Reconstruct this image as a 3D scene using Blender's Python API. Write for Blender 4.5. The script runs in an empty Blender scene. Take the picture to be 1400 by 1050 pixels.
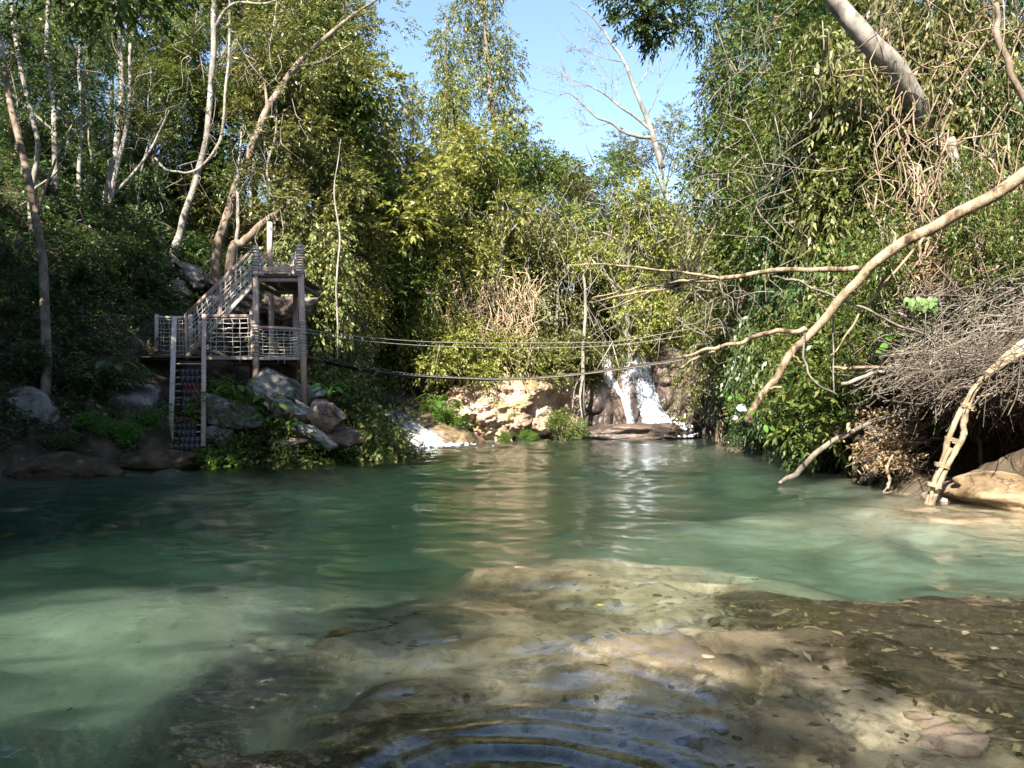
# A shaded jungle pool below a small waterfall, with a stair tower, a rope footbridge and fallen branches.
WATER_MODE = 'glass'
WAVE_STEEP = 0.018
WATER_TINT = (0.60, 0.735, 0.72, 1)
WATER_DENS = 0.9
SUN_ELEV, SUN_AZ = 43.0, (-0.30, -0.80)
SKY_STRENGTH, SUN_STRENGTH, EXPOSURE = 0.09, 5.0, 2.1
SHADE = [(-12.2, 13.5, 'tall', 0, 15.5), (-15, 11, 'broad', 1, 15), (-13.5, 8, 'broad', 0, 14), (-15, 4, 'broad', 1, 13), (-13.5, 0, 'tall', 1, 13), (-14, -4, 'broad', 0, 11), (-4.0, -9.8, 'broad', 1, 9.2),
         (-6.4, -9.4, 'broad', 0, 9.3), (3.0, -8.5, 'tall', 1, 7), (10, -4, 'broad', 1, 8), (11, 1, 'tall', 1, 9), (-10.5, -9, 'tall', 0, 10)]
import bpy, bmesh, math, random
import numpy as np
from mathutils import Vector, Matrix

SC = bpy.context.scene
COL = SC.collection
PI = math.pi
 
F, H, CX, HY = 1057.0, 1.3, 700.0, 565.0      # focal length in photo pixels, eye height, principal column, horizon row


def P(px, py, d):
    """World point seen at photo pixel (px, py) at distance d along the view axis."""
    return Vector(((px - CX) / F * d, d, H + (HY - py) / F * d))


def PP(*pts):
    return [P(*p) for p in pts]


# ------------------------------------------------------------------ object helpers
def tag(o, label=None, cat=None, group=None, kind=None):
    if label: o['label'] = label
    if cat: o['category'] = cat
    if group: o['group'] = group
    if kind: o['kind'] = kind
    return o


def empty(name, loc=(0, 0, 0), rz=0.0, **kw):
    o = bpy.data.objects.new(name, None)
    COL.objects.link(o)
    o.location = loc
    o.rotation_euler = (0, 0, rz)
    o.empty_display_size = 0.2
    return tag(o, **kw)


def add(name, me, mat=None, parent=None, **kw):
    o = bpy.data.objects.new(name, me)
    COL.objects.link(o)
    if mat is not None and not me.materials:
        me.materials.append(mat)
    if parent is not None:
        o.parent = parent
        if parent.location.length > 0 or parent.rotation_euler.z:
            o.matrix_parent_inverse = (Matrix.Translation(parent.location) @ parent.rotation_euler.to_matrix().to_4x4()).inverted()
    return tag(o, **kw)


def mesh_np(name, V, Fc, smooth=False):
    """V (n,3) float, Fc: list of (m,k) int arrays."""
    me = bpy.data.meshes.new(name)
    V = np.asarray(V, dtype=np.float32)
    if not isinstance(Fc, (list, tuple)): Fc = [Fc]
    Fc = [np.asarray(f, dtype=np.int32) for f in Fc if len(f)]
    me.vertices.add(len(V))
    me.vertices.foreach_set('co', V.ravel())
    nl = sum(f.size for f in Fc)
    nf = sum(len(f) for f in Fc)
    me.loops.add(nl)
    me.loops.foreach_set('vertex_index', np.concatenate([f.ravel() for f in Fc]))
    me.polygons.add(nf)
    starts, s = [], 0
    for f in Fc:
        k = f.shape[1]
        starts.append(s + np.arange(len(f), dtype=np.int32) * k)
        s += f.size
    me.polygons.foreach_set('loop_start', np.concatenate(starts))
    if smooth:
        me.polygons.foreach_set('use_smooth', np.ones(nf, dtype=bool))
    me.update(calc_edges=True)
    me.validate()
    return me


class MB:
    """Mesh builder: collects tubes, boxes and patches, then one mesh."""
    def __init__(s):
        s.V, s.Q, s.T, s.n = [], [], [], 0

    def raw(s, V, Q=None, T=None):
        V = np.asarray(V, dtype=np.float64)
        if Q is not None and len(Q): s.Q.append(np.asarray(Q) + s.n)
        if T is not None and len(T): s.T.append(np.asarray(T) + s.n)
        s.V.append(V)
        s.n += len(V)

    def tube(s, pts, rad, k=6, cap=True):
        pts = np.array([tuple(p) for p in pts], dtype=np.float64)
        n = len(pts)
        rad = np.full(n, rad, dtype=np.float64) if np.isscalar(rad) else np.asarray(rad, dtype=np.float64)
        t = np.gradient(pts, axis=0)
        t /= np.linalg.norm(t, axis=1)[:, None] + 1e-12
        up = np.array([0, 0, 1.0]) if abs(t[0][2]) < 0.9 else np.array([1.0, 0, 0])
        a = np.cross(up, t[0]); a /= np.linalg.norm(a)
        ang = np.arange(k) * 2 * PI / k
        rings = []
        for i in range(n):
            a = a - t[i] * np.dot(a, t[i]); a /= np.linalg.norm(a) + 1e-12
            b = np.cross(t[i], a)
            rings.append(pts[i] + rad[i] * (np.cos(ang)[:, None] * a + np.sin(ang)[:, None] * b))
        V = np.concatenate(rings)
        i = np.arange(n - 1)[:, None] * k
        j = np.arange(k)[None, :]
        j2 = (j + 1) % k
        Q = np.stack([i + j, i + j2, i + k + j2, i + k + j], -1).reshape(-1, 4)
        T = None
        if cap:
            V = np.concatenate([V, pts[:1], pts[-1:]])
            c0, c1 = n * k, n * k + 1
            T = [(c0, (q + 1) % k, q) for q in range(k)] + [(c1, (n - 1) * k + q, (n - 1) * k + (q + 1) % k) for q in range(k)]
        s.raw(V, Q, T)

    def bar(s, a, b, w, h=None, up=(0, 0, 1)):
        """Rectangular beam from a to b, w across, h along 'up', edges slightly eased."""
        h = h or w
        a, b = Vector(a), Vector(b)
        t = (b - a).normalized()
        up = Vector(up)
        if abs(t.dot(up)) > 0.95: up = Vector((0, 1, 0))
        x = t.cross(up).normalized(); y = x.cross(t).normalized()
        e = min(w, h) * 0.12
        prof = [(w/2-e, h/2), (w/2, h/2-e), (w/2, -h/2+e), (w/2-e, -h/2), (-w/2+e, -h/2), (-w/2, -h/2+e), (-w/2, h/2-e), (-w/2+e, h/2)]
        V = [a + x*p + y*q for p, q in prof] + [b + x*p + y*q for p, q in prof] + [a, b]
        Q = [(i, (i+1) % 8, 8+(i+1) % 8, 8+i) for i in range(8)]
        T = [(16, (i+1) % 8, i) for i in range(8)] + [(17, 8+i, 8+(i+1) % 8) for i in range(8)]
        s.raw([tuple(v) for v in V], Q, T)

    def mesh(s, name, smooth=False):
        return mesh_np(name, np.concatenate(s.V), [np.concatenate(q) for q in (s.Q, s.T) if q], smooth)

    def obj(s, name, mat, parent=None, smooth=False, **kw):
        return add(name, s.mesh(name, smooth), mat, parent, **kw)


def spline(pts, n=6, extra=None):
    """Catmull-Rom through pts, n steps per span."""
    p = np.array([tuple(q) for q in pts], dtype=np.float64)
    p = np.concatenate([2*p[:1]-p[1:2], p, 2*p[-1:]-p[-2:-1]])
    out = []
    for i in range(1, len(p) - 2):
        for t in np.arange(n) / n:
            a, b, c, d = p[i-1], p[i], p[i+1], p[i+2]
            out.append(0.5*((2*b)+(c-a)*t+(2*a-5*b+4*c-d)*t*t+(3*b-a-3*c+d)*t**3))
    out.append(p[-2])
    return np.array(out)


def wobble(pts, amp, rng, keep_ends=True):
    pts = np.array(pts, dtype=np.float64)
    n = len(pts)
    w = rng.normal(0, 1, (n, 3))
    for _ in range(2):
        w[1:-1] = (w[:-2] + w[1:-1] * 2 + w[2:]) / 4
    w *= amp
    if keep_ends:
        w[0] = 0; w[-1] = 0
    return pts + w


# ------------------------------------------------------------------ noise
def _hash(ix, iy, iz, seed):
    h = (ix * 374761393 + iy * 668265263 + iz * 2147483647 + seed * 1274126177) & 0xFFFFFFFF
    h = ((h ^ (h >> 13)) * 1274126177) & 0xFFFFFFFF
    h = ((h ^ (h >> 16)) * 2246822519) & 0xFFFFFFFF
    return ((h ^ (h >> 15)) & 0xFFFFFF) / float(0xFFFFFF) * 2 - 1


def vnoise(x, y, z=0.0, seed=0):
    x, y, z = np.broadcast_arrays(np.asarray(x, float), np.asarray(y, float), np.asarray(z, float))
    ix, iy, iz = (np.floor(v).astype(np.int64) for v in (x, y, z))
    fx, fy, fz = x - ix, y - iy, z - iz
    u, v, w = (f*f*f*(f*(f*6-15)+10) for f in (fx, fy, fz))
    r = 0
    for dx in (0, 1):
        for dy in (0, 1):
            for dz in (0, 1):
                r = r + _hash(ix+dx, iy+dy, iz+dz, seed) * (u if dx else 1-u) * (v if dy else 1-v) * (w if dz else 1-w)
    return r


def fbm(x, y, z=0.0, seed=0, oct=4, gain=0.5):
    r, a, f = 0, 1.0, 1.0
    for k in range(oct):
        r = r + a * vnoise(np.asarray(x)*f, np.asarray(y)*f, np.asarray(z)*f, seed + k*17)
        a *= gain; f *= 2.03
    return r


def sstep(a, b, x):
    t = np.clip((x - a) / (b - a), 0, 1)
    return t*t*(3-2*t)


# ------------------------------------------------------------------ materials
def mat_new(name):
    m = bpy.data.materials.new(name)
    m.use_nodes = True
    nt = m.node_tree
    nt.nodes.clear()
    out = nt.nodes.new('ShaderNodeOutputMaterial')
    return m, nt, out


def N(nt, typ, **kw):
    n = nt.nodes.new('ShaderNode' + typ)
    for k, v in kw.items():
        if k in n.inputs.keys() and not hasattr(n, k): n.inputs[k].default_value = v
        else: setattr(n, k, v)
    return n


def noise_tex(nt, scale, detail=5, rough=0.55, dist=0.0, coord=None, dims='3D'):
    n = nt.nodes.new('ShaderNodeTexNoise')
    n.noise_dimensions = dims
    n.inputs['Scale'].default_value = scale
    n.inputs['Detail'].default_value = detail
    n.inputs['Roughness'].default_value = rough
    n.inputs['Distortion'].default_value = dist
    if coord is not None: nt.links.new(coord, n.inputs['Vector'])
    return n


def ramp(nt, fac, stops, interp='LINEAR'):
    r = nt.nodes.new('ShaderNodeValToRGB')
    r.color_ramp.interpolation = interp
    el = r.color_ramp.elements
    while len(el) > 1: el.remove(el[-1])
    el[0].position = stops[0][0]; el[0].color = (*stops[0][1], 1)
    for p, c in stops[1:]:
        e = el.new(p); e.color = (*c, 1)
    nt.links.new(fac, r.inputs['Fac'])
    return r.outputs['Color']


def mixc(nt, fac, a, b, blend='MIX'):
    m = nt.nodes.new('ShaderNodeMix')
    m.data_type = 'RGBA'; m.blend_type = blend
    for sock, v in ((m.inputs[0], fac), (m.inputs[6], a), (m.inputs[7], b)):
        if isinstance(v, bpy.types.NodeSocket): nt.links.new(v, sock)
        elif isinstance(v, (int, float)): sock.default_value = v
        else: sock.default_value = (*v, 1)
    return m.outputs[2]


def math_n(nt, op, a, b=0.0, clamp=False):
    m = nt.nodes.new('ShaderNodeMath'); m.operation = op; m.use_clamp = clamp
    for sock, v in ((m.inputs[0], a), (m.inputs[1], b)):
        if isinstance(v, bpy.types.NodeSocket): nt.links.new(v, sock)
        else: sock.default_value = v
    return m.outputs[0]


def maprange(nt, v, a, b, c=0.0, d=1.0):
    m = nt.nodes.new('ShaderNodeMapRange')
    nt.links.new(v, m.inputs[0])
    for i, x in zip((1, 2, 3, 4), (a, b, c, d)): m.inputs[i].default_value = x
    return m.outputs[0]


def bump(nt, height, strength, dist, normal=None):
    b = nt.nodes.new('ShaderNodeBump')
    b.inputs['Strength'].default_value = strength
    b.inputs['Distance'].default_value = dist
    nt.links.new(height, b.inputs['Height'])
    if normal is not None: nt.links.new(normal, b.inputs['Normal'])
    return b.outputs['Normal']


def principled(nt, out, color, rough=0.8, normal=None, spec=0.3):
    p = nt.nodes.new('ShaderNodeBsdfPrincipled')
    if isinstance(color, bpy.types.NodeSocket): nt.links.new(color, p.inputs['Base Color'])
    else: p.inputs['Base Color'].default_value = (*color, 1)
    if isinstance(rough, bpy.types.NodeSocket): nt.links.new(rough, p.inputs['Roughness'])
    else: p.inputs['Roughness'].default_value = rough
    p.inputs['Specular IOR Level'].default_value = spec
    if normal is not None: nt.links.new(normal, p.inputs['Normal'])
    if out is not None: nt.links.new(p.outputs[0], out.inputs['Surface'])
    return p


def geo_pos(nt):
    return nt.nodes.new('ShaderNodeNewGeometry').outputs['Position']


def obj_co(nt):
    return nt.nodes.new('ShaderNodeTexCoord').outputs['Object']


def leaf_mat(name, c1, c2, c3=None, transl=0.35, rough=0.42, spec=0.35):
    """Leaf: colour varies per leaf (island) and a little per plant."""
    m, nt, out = mat_new(name)
    g = nt.nodes.new('ShaderNodeNewGeometry')
    oi = nt.nodes.new('ShaderNodeObjectInfo')
    stops = [(0.0, c1), (0.62, c2)]
    if c3: stops.append((0.97, c3))
    col = ramp(nt, g.outputs['Random Per Island'], stops)
    hs = nt.nodes.new('ShaderNodeHueSaturation')
    nt.links.new(maprange(nt, oi.outputs['Random'], 0, 1, 0.485, 0.515), hs.inputs['Hue'])
    nt.links.new(maprange(nt, oi.outputs['Random'], 0, 1, 0.8, 1.2), hs.inputs['Value'])
    nt.links.new(col, hs.inputs['Color'])
    p = principled(nt, None, hs.outputs[0], rough, spec=spec)
    t = nt.nodes.new('ShaderNodeBsdfTranslucent')
    nt.links.new(mixc(nt, 1.0, hs.outputs[0], (1.0, 1.0, 0.55), 'MULTIPLY'), t.inputs['Color'])
    mx = nt.nodes.new('ShaderNodeMixShader'); mx.inputs[0].default_value = transl
    nt.links.new(p.outputs[0], mx.inputs[1]); nt.links.new(t.outputs[0], mx.inputs[2])
    nt.links.new(mx.outputs[0], out.inputs['Surface'])
    return m


def bark_mat(name, c1, c2, c3, scale=6.0, bs=0.6, st=(.3, .55, .75)):
    m, nt, out = mat_new(name)
    co = obj_co(nt)
    mp = nt.nodes.new('ShaderNodeMapping'); mp.inputs['Scale'].default_value = (1, 1, 0.35)
    nt.links.new(co, mp.inputs[0])
    n1 = noise_tex(nt, scale, 6, 0.65, 0.4, mp.outputs[0])
    n2 = noise_tex(nt, scale*0.35, 3, 0.6, 0.2, co)
    c = ramp(nt, n1.outputs['Fac'], [(st[0], c1), (st[1], c2), (st[2], c3)])
    c = mixc(nt, maprange(nt, n2.outputs['Fac'], 0.45, 0.62, 0, .75), c, c3)
    n3 = noise_tex(nt, scale*5, 5, 0.7, 0.0, mp.outputs[0])
    principled(nt, out, c, 0.85, bump(nt, n3.outputs['Fac'], bs, 0.02), 0.2)
    return m


def rock_mat(name, c1, c2, c3, scale=1.2, wet=False, bs=0.9, moss=None, bd=0.06):
    m, nt, out = mat_new(name)
    co = geo_pos(nt)
    n1 = noise_tex(nt, scale, 8, 0.62, 0.5, co)
    n2 = noise_tex(nt, scale*5, 6, 0.7, 0.3, co)
    n3 = noise_tex(nt, scale*0.5, 4, 0.5, 0.3, co)
    c = ramp(nt, n1.outputs['Fac'], [(0.3, c1), (0.5, c2), (0.68, c3)])
    c = mixc(nt, maprange(nt, n2.outputs['Fac'], 0.52, 0.75), c, c1)
    c = mixc(nt, maprange(nt, n3.outputs['Fac'], 0.52, 0.62, 0.0, 0.7), c, c3)
    if moss:
        n4 = noise_tex(nt, scale*1.6, 6, 0.65, 0.2, co)
        c = mixc(nt, maprange(nt, n4.outputs['Fac'], 0.53, 0.63, 0, 0.85), c, moss)
    vo = nt.nodes.new('ShaderNodeTexVoronoi'); vo.feature = 'DISTANCE_TO_EDGE'; vo.inputs['Scale'].default_value = scale*0.9
    wv = nt.nodes.new('ShaderNodeVectorMath'); wv.operation = 'ADD'
    nt.links.new(co, wv.inputs[0]); nt.links.new(n1.outputs['Color'], wv.inputs[1]); nt.links.new(wv.outputs[0], vo.inputs['Vector'])
    crack = math_n(nt, 'MAXIMUM', maprange(nt, vo.outputs['Distance'], 0.0, 0.02), maprange(nt, n3.outputs['Fac'], 0.42, 0.52))
    c = mixc(nt, math_n(nt, 'MULTIPLY', crack, 1.0), mixc(nt, 0.45, c, (0.02, 0.017, 0.014)), c)
    hgt = math_n(nt, 'ADD', math_n(nt, 'MULTIPLY', crack, 0.35), math_n(nt, 'ADD', n1.outputs['Fac'], math_n(nt, 'MULTIPLY', n2.outputs['Fac'], 0.45)))
    rough = 0.42 if wet else 0.85
    principled(nt, out, c, rough, bump(nt, hgt, bs, bd), 0.4 if wet else 0.25)
    return m
# ------------------------------------------------------------------ terrain
POOL = np.array([(-10, -6), (-12, 2), (-12.5, 9), (-11.8, 14), (-10.7, 16.2), (-8.6, 18.4), (-6.6, 21.6), (-5.3, 25), (-4.4, 28.2), (-3.4, 31), (-2.2, 35.5),
                 (1, 38.6), (3.5, 40), (6, 41.6), (9.5, 42.6), (11.5, 41.5), (9.9, 35), (8.4, 31), (7.7, 25), (7.4, 18.3), (6.9, 14.5), (6.3, 11.8),
                 (6.9, 9.6), (8.5, 6), (8.5, 0), (6, -6)], float)
SHELF = np.array([(-1.9, 1.5), (-1.5, 3.0), (-1.0, 3.9), (-0.75, 4.8), (-0.5, 5.6), (0.1, 6.5), (0.9, 7.0), (1.7, 6.7), (2.5, 6.0), (4.2, 5.7), (9, 5.5), (9, -6), (-1.9, -6)], float)


def poly_sd(x, y, poly):
    """Signed distance to a closed outline: positive outside."""
    x = np.asarray(x, float); y = np.asarray(y, float)
    d2 = np.full(x.shape, 1e18); inside = np.zeros(x.shape, bool)
    n = len(poly)
    for i in range(n):
        ax, ay = poly[i]; bx, by = poly[(i+1) % n]
        ex, ey = bx-ax, by-ay
        t = np.clip(((x-ax)*ex + (y-ay)*ey) / (ex*ex+ey*ey), 0, 1)
        d2 = np.minimum(d2, (x-ax-t*ex)**2 + (y-ay-t*ey)**2)
        c = ((ay > y) != (by > y)) & (x < (bx-ax)*(y-ay)/(by-ay+1e-12) + ax)
        inside ^= c
    return np.where(inside, -1, 1) * np.sqrt(d2)


def seen_on_bed(px, py, depth=.40):
    """Plan position of a bed point that shows at this pixel through the refracting surface."""
    d = F*H/(py-HY); x = (px-CX)/F*d
    a = math.atan2(H, math.hypot(x, d)); th = math.asin(math.cos(a)/1.333); e = depth*math.tan(th)/math.hypot(x, d)
    return x*(1+e), d*(1+e)


CRACKS = [([seen_on_bed(*q) for q in ((995, 822), (975, 838), (930, 852), (905, 862), (893, 875), (900, 888))], .05, .30),
          ([seen_on_bed(*q) for q in ((940, 880), (965, 900), (990, 918), (1022, 918), (1040, 945), (1030, 975), (1005, 990))], .06, .36),
          ([seen_on_bed(*q) for q in ((1110, 970), (1120, 1000), (1150, 1030), (1190, 1045))], .06, .22),
          ([seen_on_bed(*q) for q in ((1005, 770), (1040, 790), (1090, 800), (1150, 790))], .06, .18)]


def line_dist(x, y, pl):
    r = np.full(np.shape(x), 1e9)
    for (ax, ay), (bx, by) in zip(pl[:-1], pl[1:]):
        ex, ey = bx-ax, by-ay
        t = np.clip(((x-ax)*ex+(y-ay)*ey)/(ex*ex+ey*ey+1e-9), 0, 1)
        r = np.minimum(r, np.hypot(x-ax-t*ex, y-ay-t*ey))
    return r


def hgt(x, y):
    x = np.asarray(x, float); y = np.asarray(y, float)
    wob = 0.25*vnoise(x*0.9, y*0.9, 0, 5) + 0.1*vnoise(x*2.7, y*2.7, 0, 6)
    s = poly_sd(x, y, POOL) + wob
    sl = np.maximum(s, 0)
    left = 0.35*sstep(0, 0.7, sl) + 0.98*np.minimum(sl, 14) - 0.3*sstep(0, 2, sl) + 0.45*np.maximum(sl-14, 0)
    left = left * (1 - 0.12*sstep(-2, 8, y)*sstep(22, 14, y))
    right = 0.5*sstep(0, 0.5, sl) + 1.15*np.minimum(sl, 11) + 0.5*np.maximum(sl-11, 0)
    cent = 0.15*sstep(0, .5, sl) + 2.2*sstep(2.6, 4.6, sl) + 0.10*np.minimum(sl, 5) + 0.75*np.clip(sl-4.0, 0, 7) + 0.16*np.maximum(sl-6, 0)
    # low travertine apron where the left cascade comes down
    apron = 0.33*np.minimum(sl, 4.5) + 2.6*sstep(4.0, 6.0, sl) + 0.7*np.maximum(sl-5, 0)
    wa = sstep(-6.6, -5.4, x)*sstep(-0.6, -2.0, x)*sstep(26.5, 29, y)
    wc = sstep(29, 34, y)*sstep(-6.5, -3.5, x)*sstep(13.5, 10.5, x)
    side = np.where(x < 0, left, right)
    land = side*(1-wc) + cent*wc
    land = land*(1-wa) + apron*wa
    land = land*(1 - .97*np.exp(-(((x-7.9)/1.7)**2 + ((y-12.4)/1.6)**2)**2))     # hollow behind the undercut bank
    land = 24*np.tanh(land/24)
    land = land + sstep(0.5, 3, sl)*(0.35*fbm(x*0.35, y*0.35, 0, 9, 3) + 0.12*fbm(x*1.4, y*1.4, 0, 12, 3)) + sstep(0, .6, sl)*0.05*fbm(x*4, y*4, 0, 3, 3)
    # bed
    u = np.maximum(-s, 0)
    bed = 3.3*(1-np.exp(-u*0.42)) + 0.25*fbm(x*0.3, y*0.3, 0, 21, 3)*sstep(0, 2, u)
    bed = bed - 1.9*np.exp(-(((x+2.8)/2.8)**2 + ((y-6.4)/2.3)**2))*sstep(0, 1, u) - 1.5*np.exp(-(((x-3.8)/3.6)**2 + ((y-10.0)/2.2)**2))*sstep(0, 1, u)
    ss = poly_sd(x, y, SHELF) + 0.5*fbm(x*0.8, y*0.8, 0, 31, 3)
    tt = fbm(x*0.75+3, y*0.9, 0, 35, 3)*2.6
    terr_ = np.floor(tt) + sstep(.38, .62, tt-np.floor(tt))
    shelf = 0.42 + 0.075*terr_ + 0.14*fbm(x*0.7, y*0.7, 0, 33, 4) - 0.16*np.exp(-((x-1.5)**2 + (y-4.0)**2*0.4)/1.2)
    k = sstep(2.0, -0.35, ss)
    bed = bed*(1-k) + np.minimum(shelf, bed+0.2)*k
    bed = bed + 0.03*fbm(x*3, y*3, 0, 41, 3) - 0.02*np.abs(fbm(x*2.2, y*2.2, 0, 43, 4))*k
    for poly, w, dp in CRACKS:
        bed = bed + dp*np.exp(-(line_dist(x, y, poly)/w)**2)
    return np.where(s > 0, land + 0.02, -np.maximum(bed, 0.02*sstep(0, .2, u)))


def hz(x, y):
    return float(hgt(np.array([x]), np.array([y]))[0])


def axis(*segs):
    out = []
    for a, b, st in segs:
        n = max(1, int(round((b-a)/st)))
        out.append(np.linspace(a, b, n, endpoint=False))
    out.append([segs[-1][1]])
    return np.concatenate(out)


def grid_mesh(name, xs, ys, fz, smooth=True):
    X, Y = np.meshgrid(xs, ys)
    Z = fz(X, Y)
    V = np.stack([X, Y, Z], -1).reshape(-1, 3)
    nx, ny = len(xs), len(ys)
    i = np.arange(ny-1)[:, None]*nx + np.arange(nx-1)[None, :]
    Q = np.stack([i, i+1, i+nx+1, i+nx], -1).reshape(-1, 4)
    return mesh_np(name, V, Q, smooth)


tx = axis((-160, -60, 20), (-60, -24, 4), (-24, -13, .5), (-13, -2, .14), (-2, 5, .05), (5, 12, .14), (12, 22, .5), (22, 60, 4), (60, 160, 20))
ty = axis((-120, -30, 15), (-30, -7, 2), (-7, 1.6, .25), (1.6, 8, .045), (8, 14, .12), (14, 46, .24), (46, 70, 1.5), (70, 250, 20))
terr = grid_mesh('ground', tx, ty, hgt)


def ground_mat():
    m, nt, out = mat_new('earth_and_riverbed')
    pos = geo_pos(nt)
    sep = nt.nodes.new('ShaderNodeSeparateXYZ'); nt.links.new(pos, sep.inputs[0])
    # land: dark humus with dry leaf litter and stony patches
    n1 = noise_tex(nt, 1.1, 8, 0.65, 0.4, pos)
    n2 = noise_tex(nt, 9.0, 6, 0.75, 0.6, pos)
    soil = ramp(nt, n1.outputs['Fac'], [(0.3, (0.020, 0.015, 0.010)), (0.5, (0.055, 0.040, 0.026)), (0.7, (0.10, 0.08, 0.055))])
    soil = mixc(nt, maprange(nt, n2.outputs['Fac'], 0.55, 0.7), soil, (0.16, 0.115, 0.07))
    # bed: pale travertine sand on the deep side, brown crusted rock with rotting leaves on the shelf
    nb = noise_tex(nt, 0.9, 7, 0.6, 0.5, pos)
    nf = noise_tex(nt, 7.0, 7, 0.75, 0.4, pos)
    sand = ramp(nt, nb.outputs['Fac'], [(0.3, (0.25, 0.235, 0.175)), (0.55, (0.38, 0.36, 0.275)), (0.75, (0.46, 0.44, 0.345))])
    sand = mixc(nt, maprange(nt, nf.outputs['Fac'], 0.52, 0.72, 0, .8), sand, (0.17, 0.155, 0.105))
    crust = ramp(nt, nb.outputs['Fac'], [(0.28, (0.14, 0.10, 0.06)), (0.48, (0.38, 0.30, 0.195)), (0.66, (0.58, 0.49, 0.35))])
    crust = mixc(nt, maprange(nt, nf.outputs['Fac'], 0.48, 0.68, 0, .9), crust, (0.075, 0.055, 0.032))
    at = nt.nodes.new('ShaderNodeAttribute'); at.attribute_name = 'shelf'
    ad = nt.nodes.new('ShaderNodeAttribute'); ad.attribute_name = 'litter'
    nl = noise_tex(nt, 2.2, 8, 0.72, 0.8, pos)
    lm = maprange(nt, math_n(nt, 'ADD', nl.outputs['Fac'], math_n(nt, 'MULTIPLY', ad.outputs['Fac'], 0.55)), 0.66, 0.82)
    nd = noise_tex(nt, 26.0, 5, 0.8, 0.5, pos)
    dark = ramp(nt, nd.outputs['Fac'], [(0.35, (0.018, 0.014, 0.009)), (0.55, (0.05, 0.038, 0.022)), (0.72, (0.17, 0.13, 0.075))])
    shelfc = mixc(nt, lm, crust, dark)
    bed = mixc(nt, at.outputs['Fac'], mixc(nt, maprange(nt, sep.outputs['Z'], -0.5, -0.12), sand, crust), shelfc)
    bed = mixc(nt, maprange(nt, sep.outputs['Z'], -0.1, 0.02), bed, (0.10, 0.08, 0.055))
    wet = maprange(nt, sep.outputs['Z'], 0.03, 0.16)
    c = mixc(nt, wet, bed, soil)
    vo = nt.nodes.new('ShaderNodeTexVoronoi'); vo.inputs['Scale'].default_value = 5.0; nt.links.new(pos, vo.inputs['Vector'])
    h = math_n(nt, 'ADD', math_n(nt, 'ADD', n1.outputs['Fac'], math_n(nt, 'MULTIPLY', n2.outputs['Fac'], 0.35)), math_n(nt, 'MULTIPLY', nd.outputs['Fac'], 0.10))
    principled(nt, out, c, 0.85, bump(nt, h, 0.8, 0.08), 0.2)
    return m


def paint_attr(me, name, fn):
    co = np.empty(len(me.vertices)*3, np.float32); me.vertices.foreach_get('co', co); co = co.reshape(-1, 3)
    a = me.attributes.new(name, 'FLOAT', 'POINT')
    a.data.foreach_set('value', fn(co[:, 0].astype(float), co[:, 1].astype(float)).astype(np.float32))


paint_attr(terr, 'shelf', lambda x, y: sstep(0.75, -0.45, poly_sd(x, y, SHELF) + 0.5*fbm(x*0.8, y*0.8, 0, 31, 4)))
LIT = np.array([(1.6, 6.6), (2.6, 5.9), (4, 5.8), (9, 6), (9, 1), (3.0, 1.5), (1.9, 3.6), (1.25, 4.6), (1.35, 5.6)], float)
LIT2 = np.array([(-1.6, 2.2), (-1.2, 3.5), (-0.2, 3.9), (1.0, 3.0), (1.3, 1.5), (-1.6, 1.2)], float)
paint_attr(terr, 'litter', lambda x, y: np.maximum(sstep(0.3, -0.5, poly_sd(x, y, LIT)), 0.75*sstep(0.3, -0.4, poly_sd(x, y, LIT2))) - 0.15)
ground = add('ground', terr, ground_mat(), kind='structure')

# ------------------------------------------------------------------ water
WX = axis((-15, -6, .22), (-6, 6, .05), (6, 13, .2))
WY = axis((-7, 1.6, .25), (1.6, 8, .035), (8, 16, .07), (16, 30, .16), (30, 43, .3))
_rw = np.random.default_rng(4)
_waves = []
for lam, n in ((1.5, 4), (0.9, 6), (0.55, 8), (0.34, 8), (0.22, 7)):
    for _ in range(n):
        th = _rw.normal(1.35, 0.75)
        l = lam*_rw.uniform(0.8, 1.25)
        _waves.append((2*PI/l*math.cos(th), 2*PI/l*math.sin(th), l*WAVE_STEEP*_rw.uniform(0.6, 1.3)/math.sqrt(n), _rw.uniform(0, 6.28), l))


def water_z(X, Y):
    Z = np.zeros_like(X)
    wx = X + 0.5*vnoise(X*0.35, Y*0.35, 0, 71); wy = Y + 0.5*vnoise(X*0.35, Y*0.35, 0, 72)
    calm = 0.55 + 0.45*vnoise(X*0.25, Y*0.18, 0, 73)
    near = sstep(1.5, 9, Y)
    for kx, ky, a, ph, l in _waves:
        damp = 1.0 if l > 0.5 else sstep(30 if l > 0.3 else 16, 12 if l > 0.3 else 8, Y)
        Z = Z + a*np.sin(kx*wx + ky*wy + ph)*damp
    Z = Z*(0.62+0.62*near)*calm
    # rings spreading from the photographer, and a wake of fine ridges off to the right
    r = np.hypot(X - 0.05, (Y - 2.35))
    Z = Z + 0.0058*np.sin(2*PI*r/0.19 + 2.2*vnoise(X*1.3, Y*1.3, 0, 75) + .8*vnoise(X*4, Y*4, 0, 76))*(.65+.5*vnoise(X*1.1, Y*1.1, 0, 79))*np.exp(-((r-0.75)/0.55)**2)*sstep(1.4, .2, X-0.0)
    q = (X - 0.9)*0.80 + (Y - 3.9)*0.62       # across the wake
    p = -(X - 0.9)*0.62 + (Y - 3.9)*0.80      # along it
    Z = Z + 0.0105*np.sin(2*PI*(q+0.12*vnoise(p*.8, q*.8, 0, 77))/0.16)*np.exp(-(q/0.34)**2)*np.exp(-(p/1.8)**2)
    return Z


wat = grid_mesh('water', WX, WY, water_z)


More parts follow.
